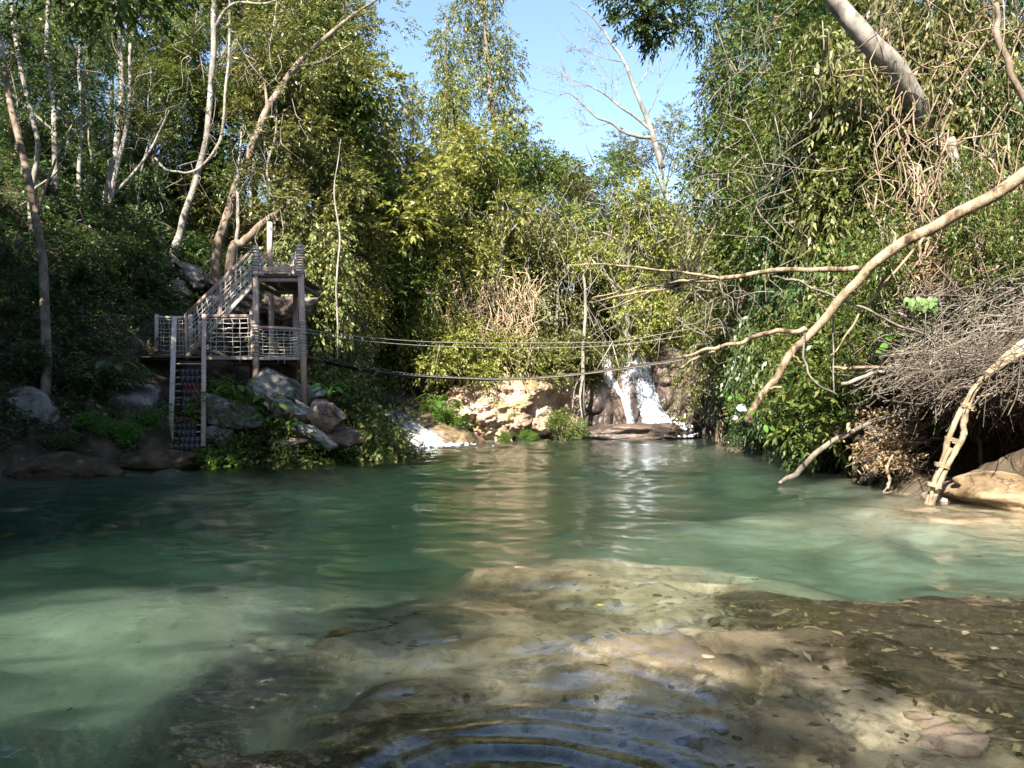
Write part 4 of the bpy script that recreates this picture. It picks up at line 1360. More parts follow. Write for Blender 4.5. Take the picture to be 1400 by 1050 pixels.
drawn_tree([(250, 400, 25.8), (268, 392, 25.8), (282, 360, 26), (290, 352, 26)], [.03, .03, .03, .02], 'thin curved root on the rocky slope by the stairs', B_DARK, name='root', cat='root')
drawn_tree([(88, 600, 18.6), (96, 560, 18.7), (104, 530, 18.9), (100, 512, 19)], [.13, .11, .12, .10], 'short grey stump on the left bank above the flat rock', B_PALE, name='stump', cat='stump')

LT = 'trees of the shaded left slope'
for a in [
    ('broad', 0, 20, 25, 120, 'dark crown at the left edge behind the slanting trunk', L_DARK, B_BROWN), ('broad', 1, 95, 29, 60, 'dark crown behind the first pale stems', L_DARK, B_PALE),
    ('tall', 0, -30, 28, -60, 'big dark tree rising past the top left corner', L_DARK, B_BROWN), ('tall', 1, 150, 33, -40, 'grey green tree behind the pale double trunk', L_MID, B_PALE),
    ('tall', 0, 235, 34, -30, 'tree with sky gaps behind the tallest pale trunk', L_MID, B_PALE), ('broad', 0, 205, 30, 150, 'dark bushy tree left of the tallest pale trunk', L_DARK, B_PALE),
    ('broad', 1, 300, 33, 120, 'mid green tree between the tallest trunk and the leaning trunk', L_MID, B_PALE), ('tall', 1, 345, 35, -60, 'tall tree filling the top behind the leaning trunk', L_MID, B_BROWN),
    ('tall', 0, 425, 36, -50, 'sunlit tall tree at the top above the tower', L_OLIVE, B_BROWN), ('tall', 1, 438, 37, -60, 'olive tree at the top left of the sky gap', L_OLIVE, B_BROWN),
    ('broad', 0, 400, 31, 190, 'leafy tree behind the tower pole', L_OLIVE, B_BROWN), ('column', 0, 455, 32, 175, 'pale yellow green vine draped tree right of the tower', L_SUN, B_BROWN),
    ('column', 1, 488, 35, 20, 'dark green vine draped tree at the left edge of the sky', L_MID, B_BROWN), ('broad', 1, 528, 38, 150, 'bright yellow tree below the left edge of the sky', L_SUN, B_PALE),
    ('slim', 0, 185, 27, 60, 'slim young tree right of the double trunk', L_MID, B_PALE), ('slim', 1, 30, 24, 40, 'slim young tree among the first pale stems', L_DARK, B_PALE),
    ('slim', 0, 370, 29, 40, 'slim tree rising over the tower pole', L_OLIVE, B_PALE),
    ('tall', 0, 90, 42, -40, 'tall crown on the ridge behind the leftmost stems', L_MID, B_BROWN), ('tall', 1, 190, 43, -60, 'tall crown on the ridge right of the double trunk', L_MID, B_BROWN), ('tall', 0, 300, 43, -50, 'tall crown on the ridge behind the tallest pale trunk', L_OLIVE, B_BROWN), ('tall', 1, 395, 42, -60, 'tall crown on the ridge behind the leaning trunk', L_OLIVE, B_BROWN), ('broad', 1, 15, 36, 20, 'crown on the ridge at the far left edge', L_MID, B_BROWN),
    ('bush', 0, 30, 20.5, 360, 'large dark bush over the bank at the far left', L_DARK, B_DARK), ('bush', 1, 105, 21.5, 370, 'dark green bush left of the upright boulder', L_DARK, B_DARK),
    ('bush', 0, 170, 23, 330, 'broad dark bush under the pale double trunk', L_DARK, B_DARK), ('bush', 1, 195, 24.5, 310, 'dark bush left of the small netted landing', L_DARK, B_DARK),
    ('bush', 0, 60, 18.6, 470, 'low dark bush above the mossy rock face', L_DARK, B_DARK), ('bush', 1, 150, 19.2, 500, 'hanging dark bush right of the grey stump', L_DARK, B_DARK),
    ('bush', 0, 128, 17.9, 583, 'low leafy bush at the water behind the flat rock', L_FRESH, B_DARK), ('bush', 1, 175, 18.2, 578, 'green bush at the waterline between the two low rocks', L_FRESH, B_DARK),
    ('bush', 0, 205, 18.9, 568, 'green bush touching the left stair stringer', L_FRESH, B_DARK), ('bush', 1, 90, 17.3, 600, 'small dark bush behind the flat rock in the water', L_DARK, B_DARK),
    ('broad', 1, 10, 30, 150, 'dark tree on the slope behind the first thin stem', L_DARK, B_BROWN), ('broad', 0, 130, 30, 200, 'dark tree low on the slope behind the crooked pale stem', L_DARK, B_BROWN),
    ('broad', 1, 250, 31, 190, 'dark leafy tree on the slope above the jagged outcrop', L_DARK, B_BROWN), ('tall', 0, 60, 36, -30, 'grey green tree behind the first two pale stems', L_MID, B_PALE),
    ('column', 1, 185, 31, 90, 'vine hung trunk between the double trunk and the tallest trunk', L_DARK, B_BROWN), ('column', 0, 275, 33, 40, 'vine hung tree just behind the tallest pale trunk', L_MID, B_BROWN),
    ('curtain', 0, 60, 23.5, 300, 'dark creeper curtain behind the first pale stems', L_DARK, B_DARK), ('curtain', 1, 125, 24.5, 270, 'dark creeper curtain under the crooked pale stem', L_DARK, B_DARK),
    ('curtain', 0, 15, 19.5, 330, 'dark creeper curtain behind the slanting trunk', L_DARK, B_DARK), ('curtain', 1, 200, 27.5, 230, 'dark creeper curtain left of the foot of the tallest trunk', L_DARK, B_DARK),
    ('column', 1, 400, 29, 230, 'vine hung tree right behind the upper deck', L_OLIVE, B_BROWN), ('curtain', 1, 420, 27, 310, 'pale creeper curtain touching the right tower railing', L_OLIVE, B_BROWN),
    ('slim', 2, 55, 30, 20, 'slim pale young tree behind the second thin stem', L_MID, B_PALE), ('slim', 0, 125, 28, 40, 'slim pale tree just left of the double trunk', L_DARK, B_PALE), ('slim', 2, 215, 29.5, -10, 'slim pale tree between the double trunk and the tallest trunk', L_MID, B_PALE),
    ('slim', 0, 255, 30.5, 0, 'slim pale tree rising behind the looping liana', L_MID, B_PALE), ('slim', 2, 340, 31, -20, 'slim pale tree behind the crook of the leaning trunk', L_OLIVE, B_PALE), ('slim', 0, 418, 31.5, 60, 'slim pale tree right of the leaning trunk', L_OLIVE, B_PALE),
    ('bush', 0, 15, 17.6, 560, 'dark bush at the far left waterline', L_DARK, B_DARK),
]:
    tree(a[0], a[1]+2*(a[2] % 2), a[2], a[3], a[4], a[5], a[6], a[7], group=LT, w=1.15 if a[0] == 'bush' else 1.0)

# plants on the rocky bank around the tower
BP = 'plants on the rocky bank by the tower'
for a in [
    ('bush', 0, 303, 20.6, 520, 'small green bush above the grey slab by the stairs', L_FRESH), ('bush', 0, 366, 20.1, 578, 'dark green bush in front of the left front post', L_MID),
    ('bush', 0, 343, 19.7, 596, 'leafy bush right of the grey slab boulder', L_MID), ('bush', 0, 446, 22.2, 512, 'bright green bush right of the right tower post', L_MID),
    ('bush', 0, 484, 24.0, 566, 'yellowish bush under the left end of the bridge', L_SUN), ('bush', 0, 496, 23.4, 592, 'olive bush above the water left of the cascade', L_OLIVE),
    ('bush', 0, 330, 19.3, 616, 'dark bush at the waterline right of the stairs', L_DARK), ('bush', 0, 385, 19.7, 617, 'dark bush at the waterline in front of the pale slab', L_MID),
    ('bush', 0, 522, 24.6, 592, 'sunlit bush at the waterline beside the cascade', L_SUN), ('bush', 1, 300, 18.9, 618, 'low bright green bush at the foot of the stairs', L_FRESH),
    ('bush', 0, 420, 20.9, 612, 'low bright green bush along the water under the brown ledge', L_FRESH), ('bush', 1, 465, 22, 610, 'low bright green bush along the water left of the olive bush', L_FRESH),
]:
    tree(a[0], a[1], a[2], a[3], a[4], a[5], a[6], B_DARK, group=BP, w=.62 if a[2] == 446 else .9)

# ------------------------------------------------------------------ centre: sunlit curtain of creepers, treeline behind
CT = 'sunlit trees and creepers behind the pool'
for a in [
    ('column', 0, 606, 44, 42, 'shorter of the two vine towers against the sky', L_OLIVE), ('column', 1, 694, 46, -40, 'tallest vine tower standing against the sky', L_OLIVE),
    ('column', 1, 648, 44, 110, 'yellow vine mass between the two vine towers', L_SUN), ('column', 0, 570, 42, 130, 'vine hung tree left of the shorter vine tower', L_SUN),
    ('broad', 0, 610, 41, 215, 'bright yellow green tree below the vine towers', L_SUN), ('broad', 1, 690, 43, 215, 'rounded mid green tree below the tallest vine tower', L_MID),
    ('broad', 0, 752, 48, 198, 'small round green crown at the bottom of the sky gap', L_MID), ('broad', 1, 800, 52, 225, 'olive crown in the middle of the far treeline', L_OLIVE),
    ('tall', 0, 860, 50, 195, 'grey green crown right of the sky gap on the far treeline', L_OLIVE), ('tall', 1, 925, 48, 165, 'crown under the bare branches at the right of the sky', L_OLIVE),
    ('broad', 0, 720, 54, 220, 'far crown at the left foot of the sky gap', L_OLIVE), ('broad', 1, 860, 44, 265, 'yellow crown above the fallen pale log', L_SUN),
    ('tall', 0, 770, 58, 232, 'farthest pale crown on the treeline', L_OLIVE),
    ('curtain', 0, 555, 39.5, 265, 'creeper curtain left of centre falling to the cascade', L_SUN), ('curtain', 1, 600, 40, 300, 'creeper curtain of yellow leaves above the cascade apron', L_SUN),
    ('curtain', 0, 645, 40.5, 300, 'creeper curtain left of the white trunk', L_SUN), ('curtain', 1, 700, 41.5, 310, 'creeper curtain right of the white trunk', L_OLIVE),
    ('curtain', 0, 520, 37.5, 300, 'dark creeper curtain behind the bridge ropes', L_MID), ('curtain', 1, 480, 34, 300, 'creeper curtain over the upper veils', L_SUN),
    ('curtain', 0, 445, 30, 330, 'creeper curtain hanging just right of the tower', L_OLIVE), ('curtain', 1, 745, 43, 320, 'creeper curtain over the middle of the cliff', L_OLIVE),
    ('curtain', 0, 800, 46, 320, 'creeper curtain above the left waterfall rock', L_MID), ('curtain', 1, 850, 48, 345, 'dark creeper curtain above the waterfall crest', L_MID),
    ('bush', 0, 585, 36.6, 440, 'yellow bush on the ledge above the cascade', L_SUN), ('bush', 1, 640, 38.4, 440, 'sunlit bush on the cliff top left of the white trunk', L_SUN),
    ('bush', 0, 700, 39, 450, 'olive bush on the cliff top right of the white trunk', L_SUN), ('bush', 1, 745, 39.6, 455, 'bush on the cliff top above the shaded rock edge', L_OLIVE),
    ('bush', 0, 782, 41, 455, 'bush above the left waterfall rock', L_OLIVE), ('bush', 1, 850, 47, 400, 'dark blue green bush above the waterfall crest', L_DARK),
    ('bush', 0, 612, 34.6, 560, 'bright green large leaved bush right of the cascade apron', L_FRESH), ('bush', 1, 590, 35.4, 545, 'green bush between the apron and the cliff', L_FRESH),
    ('bush', 0, 770, 37.6, 562, 'dark green plant hanging on the shaded right end of the cliff', L_MID),
    ('bush', 1, 690, 36.0, 590, 'low green tuft at the foot of the pale cliff', L_FRESH), ('bush', 0, 722, 36.3, 591, 'low green tuft on the waterline right of the swimmer', L_FRESH),
]:
    top_z = 2.7 if (a[0] == 'bush' and a[4] < 470) or (a[0] == 'curtain' and a[2] > 570) else 0
    tree(a[0], 0 if a[2] == 606 else 2*(a[1] % 2), a[2], a[3], a[4], a[5], a[6], B_PALE if a[0] in ('broad', 'tall') else B_BROWN, group=CT, z=max(top_z, hz((a[2]-CX)/F*a[3], a[3])-.05), w={'bush': 1.0, 'curtain': 1.0, 'column': {606: .7, 694: .7}.get(a[2], .72)}.get(a[0], .9), rz=None if a[0] != 'curtain' else (a[2] % 7-3)*.12)

drawn_tree([(672, 505, 38.6), (675, 470, 38.7), (681, 420, 38.8), (684, 370, 38.9), (687, 325, 39), (688, 270, 39.2)], [.13, .12, .11, .10, .085, .05], 'white slender trunk in the sunlit creepers above the pale cliff', B_PALE,
           [([(685, 335, 39), (672, 300, 39), (650, 288, 39)], [.045, .03, .015]), ([(687, 330, 39), (708, 305, 39), (716, 280, 39)], [.045, .03, .015]), ([(681, 420, 38.8), (700, 440, 38.5), (716, 470, 38.2)], [.03, .02, .012])])
drawn_tree([(797, 520, 39.2), (797, 480, 39.4), (801, 430, 39.8), (798, 380, 40.2), (790, 335, 40.6)], [.10, .09, .08, .07, .05], 'pale thin trunk with roots on the left waterfall rock', B_PALE,
           [([(797, 515, 39.2), (793, 545, 38.7), (798, 580, 38.3)], [.09, .05, .03]), ([(797, 512, 39.2), (786, 530, 38.8), (783, 560, 38.6)], [.05, .03, .02]), ([(798, 400, 40), (815, 380, 40), (830, 350, 40)], [.03, .02, .01])])
drawn_tree([(760, 505, 39.8), (760, 470, 40), (763, 420, 40.3), (761, 350, 41)], [.07, .065, .06, .04], 'thin pale stem between the white trunk and the waterfall', B_PALE, [([(762, 400, 40.4), (750, 375, 40.4), (728, 360, 40.6)], [.03, .02, .01])])
drawn_tree([(735, 420, 41), (732, 400, 41), (728, 385, 41), (722, 370, 41)], [.05, .05, .04, .03], 'short forked dead stem left of the thin pale stem', B_PALE, [([(732, 402, 41), (745, 395, 41), (758, 372, 41)], [.03, .025, .015])])
drawn_tree([(876, 475, 43.5), (873, 440, 43.6), (868, 420, 43.6), (866, 380, 43.8), (870, 330, 44)], [.05, .05, .05, .045, .03], 'thin pale stem standing on the waterfall crest', B_PALE, [([(868, 420, 43.6), (888, 440, 43.5), (905, 466, 43)], [.035, .03, .02])], [(868, 340, 44, .8)], L_MID)
drawn_tree([(915, 462, 43.4), (905, 440, 43.4), (890, 405, 43.6)], [.03, .03, .02], 'thin stick slanting over the right waterfall rock', B_PALE, name='stick', cat='branch')
drawn_tree([(928, 440, 43), (908, 408, 43.6), (884, 380, 44), (874, 372, 44)], [.23, .22, .20, .17], 'short pale fallen log above the waterfall in the sun', B_TAN, name='fallen_log', cat='log')
drawn_tree([(855, 380, 46), (850, 340, 46), (834, 322, 46), (806, 316, 46), (770, 322, 46), (745, 335, 46)], [.12, .10, .07, .055, .04, .025], 'bare arching branch over the dark hollow behind the pool', B_BROWN,
           [([(834, 322, 46), (826, 300, 46), (818, 288, 46)], [.04, .03, .015]), ([(806, 316, 46), (795, 332, 46), (785, 336, 46)], [.03, .02, .01]), ([(850, 340, 46), (853, 300, 46), (845, 270, 46)], [.06, .05, .03])])
drawn_tree([(905, 230, 46), (894, 190, 46), (884, 160, 46), (868, 122, 46), (852, 84, 46), (836, 60, 46), (822, 38, 46), (800, 14, 46), (775, 0, 46)], [.20, .17, .14, .11, .09, .07, .05, .035, .02], 'bare leafless tree with fine twigs against the blue sky', B_PALE, [
    ([(890, 178, 46), (866, 158, 46), (848, 146, 46), (828, 130, 46), (808, 118, 46), (790, 112, 46)], [.09, .075, .06, .05, .035, .015]),
    ([(894, 188, 46), (874, 187, 46), (852, 180, 46), (836, 168, 46), (815, 160, 46), (796, 142, 46), (778, 128, 46), (762, 130, 46)], [.11, .10, .085, .07, .06, .045, .03, .012]),
    ([(868, 122, 46), (884, 100, 46), (890, 72, 46)], [.04, .03, .012]), ([(852, 84, 46), (836, 82, 46), (812, 74, 46), (790, 66, 46)], [.035, .03, .02, .008]),
    ([(836, 168, 46), (812, 172, 46), (796, 168, 46)], [.03, .02, .008]), ([(828, 130, 46), (826, 110, 46), (812, 92, 46), (806, 70, 46)], [.03, .025, .018, .008]),
    ([(815, 160, 46), (800, 150, 46), (780, 156, 46)], [.025, .018, .008]), ([(848, 146, 46), (842, 120, 46), (846, 104, 46)], [.03, .02, .008]),
    ([(822, 38, 46), (840, 30, 46), (858, 10, 46)], [.025, .018, .008]), ([(796, 142, 46), (786, 120, 46), (770, 104, 46)], [.025, .018, .008]),
    ([(790, 112, 46), (774, 104, 46), (752, 100, 46)], [.018, .012, .006]), ([(836, 60, 46), (818, 56, 46), (800, 40, 46)], [.025, .018, .008]), ([(884, 160, 46), (898, 130, 46), (904, 96, 46)], [.04, .03, .012])],
    [(815, 52, 46, .35), (800, 92, 46, .3), (786, 68, 46, .3)], L_OLIVE, 'bare_tree', n_each=14, ll=.1, twigs=9)

# ------------------------------------------------------------------ right wall of foliage
RT = 'trees and bushes of the right slope'
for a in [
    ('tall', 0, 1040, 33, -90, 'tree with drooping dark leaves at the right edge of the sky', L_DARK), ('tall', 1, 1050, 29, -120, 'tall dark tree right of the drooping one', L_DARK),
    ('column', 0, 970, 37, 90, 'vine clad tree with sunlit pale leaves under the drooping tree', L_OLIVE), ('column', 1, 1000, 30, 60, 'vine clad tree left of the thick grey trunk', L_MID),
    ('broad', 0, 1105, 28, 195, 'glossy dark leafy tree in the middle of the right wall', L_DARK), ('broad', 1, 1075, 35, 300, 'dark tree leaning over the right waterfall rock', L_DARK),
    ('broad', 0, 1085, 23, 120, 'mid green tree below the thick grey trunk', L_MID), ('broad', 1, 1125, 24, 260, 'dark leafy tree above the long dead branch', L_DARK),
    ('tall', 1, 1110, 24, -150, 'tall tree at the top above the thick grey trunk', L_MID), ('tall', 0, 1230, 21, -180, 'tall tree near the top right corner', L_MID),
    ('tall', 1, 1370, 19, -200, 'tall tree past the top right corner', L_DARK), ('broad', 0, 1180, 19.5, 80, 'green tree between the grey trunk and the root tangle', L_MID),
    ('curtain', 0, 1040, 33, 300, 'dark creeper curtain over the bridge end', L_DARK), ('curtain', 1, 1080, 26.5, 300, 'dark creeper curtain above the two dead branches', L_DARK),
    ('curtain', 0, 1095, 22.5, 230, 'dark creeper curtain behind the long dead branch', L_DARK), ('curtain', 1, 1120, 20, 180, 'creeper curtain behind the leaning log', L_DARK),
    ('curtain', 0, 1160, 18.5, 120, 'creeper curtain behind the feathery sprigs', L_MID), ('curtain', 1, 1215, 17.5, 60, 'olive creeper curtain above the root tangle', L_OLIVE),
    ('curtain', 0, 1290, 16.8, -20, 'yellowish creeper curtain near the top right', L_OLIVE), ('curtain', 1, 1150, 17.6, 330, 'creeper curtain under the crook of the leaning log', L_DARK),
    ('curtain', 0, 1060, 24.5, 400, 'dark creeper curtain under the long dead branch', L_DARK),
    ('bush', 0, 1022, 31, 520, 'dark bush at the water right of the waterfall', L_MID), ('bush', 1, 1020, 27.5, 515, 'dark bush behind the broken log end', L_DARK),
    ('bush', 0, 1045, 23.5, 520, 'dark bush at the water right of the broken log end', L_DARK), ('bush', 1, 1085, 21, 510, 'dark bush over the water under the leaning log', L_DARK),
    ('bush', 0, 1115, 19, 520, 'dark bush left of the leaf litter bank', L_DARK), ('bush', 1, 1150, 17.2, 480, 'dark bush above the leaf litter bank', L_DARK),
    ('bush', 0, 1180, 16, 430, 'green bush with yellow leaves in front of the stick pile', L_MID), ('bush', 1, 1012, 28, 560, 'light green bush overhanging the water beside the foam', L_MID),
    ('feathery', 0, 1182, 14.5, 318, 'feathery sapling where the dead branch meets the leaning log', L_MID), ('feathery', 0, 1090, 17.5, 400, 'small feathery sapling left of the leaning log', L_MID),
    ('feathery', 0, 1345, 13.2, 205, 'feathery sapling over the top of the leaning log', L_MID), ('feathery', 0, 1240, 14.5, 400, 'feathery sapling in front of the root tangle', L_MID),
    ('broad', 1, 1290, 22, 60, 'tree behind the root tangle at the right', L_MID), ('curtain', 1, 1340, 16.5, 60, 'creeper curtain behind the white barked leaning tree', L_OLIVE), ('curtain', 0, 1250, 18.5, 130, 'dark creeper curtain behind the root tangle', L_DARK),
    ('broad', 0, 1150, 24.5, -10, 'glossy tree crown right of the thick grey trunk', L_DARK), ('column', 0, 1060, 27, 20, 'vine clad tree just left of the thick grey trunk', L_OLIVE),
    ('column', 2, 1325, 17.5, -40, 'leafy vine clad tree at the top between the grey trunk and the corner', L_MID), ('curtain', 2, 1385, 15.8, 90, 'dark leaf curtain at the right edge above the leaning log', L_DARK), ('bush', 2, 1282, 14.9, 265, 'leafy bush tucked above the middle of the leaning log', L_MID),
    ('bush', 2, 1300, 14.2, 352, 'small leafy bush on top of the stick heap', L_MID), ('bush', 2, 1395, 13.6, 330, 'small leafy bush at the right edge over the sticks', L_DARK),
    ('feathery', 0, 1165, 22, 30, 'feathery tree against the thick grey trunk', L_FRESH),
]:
    tree(a[0], a[1]+2*(a[2] % 2 if a[0] != 'feathery' else 0), a[2] + (14 if a[3] > 27 and a[2] < 1060 else 0), a[3], a[4], a[5], a[6], B_DARK if a[0] in ('bush', 'curtain') else B_BROWN, group=RT, w={'bush': .9 if a[1] < 2 else .6, 'curtain': .68, 'feathery': {1182: .5, 1345: .38}.get(a[2], .75), 'tall': .72, 'broad': .85, 'column': .75}[a[0]], rz=None if a[0] != 'curtain' else -.7+(a[2] % 5)*.1)

drawn_tree([(1330, 300, 17.5), (1270, 170, 16.6), (1220, 90, 15.9), (1180, 50, 15.8), (1150, 10, 15.8), (1110, -40, 15.8)], [.26, .24, .22, .20, .18, .16], 'thick grey trunk leaning in from the top above the right wall', B_PALE)

# mostly unseen trees, added outside the left edge and behind the photographer to shade the left bank and the near water
SHADE_LABEL = {(-12.2, 13.5): 'dark leaves hanging into the top left corner from a tree outside the frame'}
ST = 'trees behind the photographer'
for x, y, k, s, h in SHADE:
    wood, crown, hh = proto(k, s)
    e = empty('tree', (x, y, max(0, hz(x, y))-.1), x+y, label=SHADE_LABEL.get((x, y), 'unseen tree added outside the frame for the shade it casts'), cat='tree', group=ST)
    for nm, me, mt in (('trunk', wood, B_BROWN), ('crown', crown, L_MID)):
        o = bpy.data.objects.new(nm, me); COL.objects.link(o); o.parent = e; put(o, mt)
    e.scale = (h/hh,)*3
drawn_tree([(960, -60, 20), (925, -20, 20), (895, 5, 20), (872, 25, 20)], [.07, .06, .045, .02], 'dark leaves hanging from a branch at the top edge right of the sky', B_DARK, [([(925, -20, 20), (900, -30, 20), (850, -15, 20)], [.03, .02, .01])],
           [(900, 0, 20, .75), (872, 18, 20, .55), (850, -10, 20, .6), (925, 10, 20, .8), (895, 40, 20, .4)], L_DARK, 'overhanging_branch', 'branch', n_each=70, ll=.16)
# ------------------------------------------------------------------ fallen wood and banks on the right
drawn_tree([(1470, 190, 10.8), (1400, 240, 11.2), (1300, 300, 11.6), (1240, 330, 11.8), (1190, 366, 12.0), (1150, 408, 12.2), (1100, 462, 12.4), (1060, 518, 12.6), (1030, 560, 12.7), (1021, 576, 12.7)],
           [.10, .096, .092, .087, .08, .072, .066, .06, .052, .035], 'long bare tan log leaning down over the water, broken at its lower end', B_TAN,
           [([(1021, 575, 12.7), (1026, 578, 12.68), (1030, 572, 12.65)], [.035, .03, .015]), ([(1068, 530, 12.6), (1052, 531, 12.5)], [.025, .018]), ([(1132, 428, 12.3), (1120, 418, 12.2), (1112, 402, 12.1)], [.022, .016, .008]), ([(1215, 350, 11.9), (1222, 330, 11.9), (1218, 312, 11.9)], [.028, .02, .012]), ([(1265, 322, 11.7), (1258, 345, 11.6), (1262, 362, 11.6)], [.022, .018, .008]), ([(1085, 485, 12.4), (1096, 496, 12.3)], [.02, .012])], name='leaning_log', cat='log')
drawn_tree([(1178, 366, 12.1), (1120, 368, 12.6), (1050, 374, 13.2), (985, 381, 13.8), (940, 385, 14.2), (900, 396, 14.6), (850, 405, 15), (805, 413, 15.4)], [.045, .044, .042, .04, .034, .027, .02, .010], 'upper dead branch reaching left from the leaning log', B_TAN,
           [([(940, 385, 14.2), (905, 388, 14.5), (860, 397, 15), (810, 407, 15.4)], [.035, .03, .02, .01]), ([(985, 381, 13.8), (940, 372, 14), (880, 366, 14.4), (820, 362, 14.8), (775, 362, 15)], [.03, .022, .018, .012, .008]),
            ([(900, 396, 14.6), (860, 412, 14.8), (815, 428, 15)], [.02, .014, .008])], name='dead_branch', cat='branch')
drawn_tree([(1102, 452, 12.4), (1070, 452, 12.5), (1035, 459, 12.8), (1000, 470, 13.1), (965, 487, 13.4), (926, 505, 13.7)], [.042, .04, .038, .035, .03, .02], 'lower dead branch reaching left from the leaning log in front of the bridge end', B_TAN,
           [([(985, 473, 13.2), (960, 480, 13.3), (925, 489, 13.5)], [.035, .03, .02]), ([(942, 498, 13.6), (938, 512, 13.6), (934, 524, 13.6)], [.016, .012, .006])], name='dead_branch', cat='branch')
drawn_tree([(1056, 379, 12.2), (1090, 386, 12.2), (1130, 400, 12.2), (1170, 418, 12.3), (1230, 445, 12.4), (1290, 470, 12.5)], [.012, .018, .02, .02, .02, .02], 'thin pale stick crossing behind the leaning log', B_GREYSTICK, name='stick', cat='branch')
drawn_tree([(1100, 455, 12.3), (1098, 490, 12.2), (1110, 515, 12.1), (1145, 540, 12)], [.018, .016, .014, .012], 'thin curved stem hanging from the leaning log', B_GREYSTICK, name='hanging_stem', cat='vine')
drawn_tree([(1140, 540, 12.4), (1138, 460, 12.5), (1142, 380, 12.6)], [.01, .012, .012], 'thin upright stem under the crook of the leaning log', B_GREYSTICK, name='hanging_stem', cat='vine')
drawn_tree([(1250, 340, 12.4), (1200, 400, 12.4), (1165, 445, 12.4), (1135, 486, 12.4)], [.02, .02, .018, .01], 'thin branch slanting down left under the feathery sapling', B_TAN, name='stick', cat='branch')
drawn_tree([(1066, 661, 14.2), (1085, 648, 14.1), (1110, 625, 13.9), (1140, 602, 13.7), (1180, 583, 13.4), (1240, 560, 13.0)], [.035, .055, .05, .045, .04, .035], 'dark tipped stick dipping into the water from the leaf litter bank', B_GREYSTICK, name='stick', cat='branch')
drawn_tree([(1213, 668, 12.6), (1214, 640, 12.6), (1220, 622, 12.6)], [.02, .025, .02], 'short reddish stake standing in the shallow water', B_TAN, [([(1213, 666, 12.6), (1208, 676, 12.5), (1219, 672, 12.5)], [.008, .008, .006])], name='stake', cat='branch')
drawn_tree([(1134, 503, 13), (1160, 504, 13), (1200, 502, 13), (1235, 498, 13)], [.02, .025, .025, .02], 'level pale stick at the left end of the stick pile', B_TAN, name='stick', cat='branch')
drawn_tree([(1150, 525, 12.7), (1180, 514, 12.7), (1212, 508, 12.7), (1245, 500, 12.7)], [.03, .035, .03, .02], 'whitish stick below the level pale stick', B_PALE, name='stick', cat='branch')
drawn_tree([(1182, 640, 14), (1200, 628, 13.9), (1230, 610, 13.8), (1260, 600, 13.6)], [.06, .065, .06, .05], 'grey half rotten log on the waterline under the leaf litter', B_GREYSTICK, name='rotten_log', cat='log')
drawn_tree([(1300, 190, 15.2), (1312, 235, 15), (1325, 270, 14.9), (1348, 305, 14.7), (1365, 335, 14.5), (1400, 360, 14.3), (1430, 370, 14.2)], [.08, .085, .09, .09, .08, .07, .05], 'white barked leaning trunk behind the leaning log near the right edge', B_PALE, name='leaning_tree', cat='tree')
drawn_tree([(1362, 5, 14), (1366, 50, 14), (1378, 95, 13.9), (1402, 140, 13.8), (1420, 180, 13.8)], [.05, .055, .055, .05, .05], 'smooth bent brown stem at the top right edge', B_BROWN, name='bent_stem', cat='tree')
drawn_tree([(1310, 560, 12), (1320, 510, 12.2), (1345, 470, 12.4), (1380, 420, 12.6)], [.015, .018, .018, .012], 'thin grey stick rising from the bamboo props through the stick pile', B_GREYSTICK, name='stick', cat='branch')
drawn_tree([(1305, 395, 13.4), (1335, 335, 13.3), (1355, 300, 13.2)], [.02, .02, .015], 'straight stick slanting up through the root tangle', B_TAN, name='stick', cat='branch')


def bamboo():
    rng = np.random.default_rng(77)
    a = P(1267, 690, 11.1)
    e = empty('bamboo_props', tuple(a), label='bundle of lashed bamboo poles leaning from the water to the stick pile', cat='poles')
    runs = [([(1266, 694, 11.0), (1285, 640, 10.9), (1306, 578, 10.8), (1330, 535, 10.75), (1372, 490, 10.8), (1420, 452, 10.9)], .045),
            ([(1272, 694, 10.95), (1293, 640, 10.85), (1316, 600, 10.78), (1318, 575, 10.74), (1327, 545, 10.7), (1352, 510, 10.7), (1410, 470, 10.8)], .05),
            ([(1269, 692, 10.93), (1280, 655, 10.85), (1300, 612, 10.78)], .035), ([(1345, 520, 10.65), (1380, 495, 10.65), (1415, 474, 10.7)], .028)]
    for pts, r in runs:
        r *= .82
        q = wobble(spline(PP(*pts), 8), .012, rng)
        rr = np.full(len(q), r)
        rr[::6] *= 1.18
        m = MB(); m.tube(q, rr, 9); m.obj('pole', M_BAMBOO, e, True)
    for px, py in ((1274, 664), (1285, 637), (1299, 602), (1321, 557)):
        c = np.array(P(px+3, py, 10.87 if py > 600 else 10.74))
        m = MB()
        for k in range(4):
            ang = np.linspace(0, 2*PI, 14)
            ring = np.stack([np.cos(ang)*.095, np.sin(ang)*.085, np.cos(ang)*-.03+(k-1.5)*.014], -1)
            m.tube(ring + c, .008, 5, False)
        m.obj('binding', M_BAMBOO, e)
    return e


M_BAMBOO = bark_mat('dry_bamboo', (0.10, 0.072, 0.045), (0.24, 0.18, 0.115), (0.37, 0.30, 0.215), 12)
bamboo()

# undercut dirt bank
def bank_d(px, py):
    d = 12.9 - (px-1240)*.006 + .6*sstep(1290, 1190, px)*2
    d = d + 1.2*sstep(530, 600, py)*sstep(1180, 1260, px) - 1.0*np.exp(-((py-510)/35.0)**2)
    x = (px-CX)/F*12.5; z = (HY-py)/F*12.5
    return d - .20*fbm(x*1.1, z*1.1, 0, 121, 5, .55) - .05*fbm(x*6, z*6, 0, 122, 3)


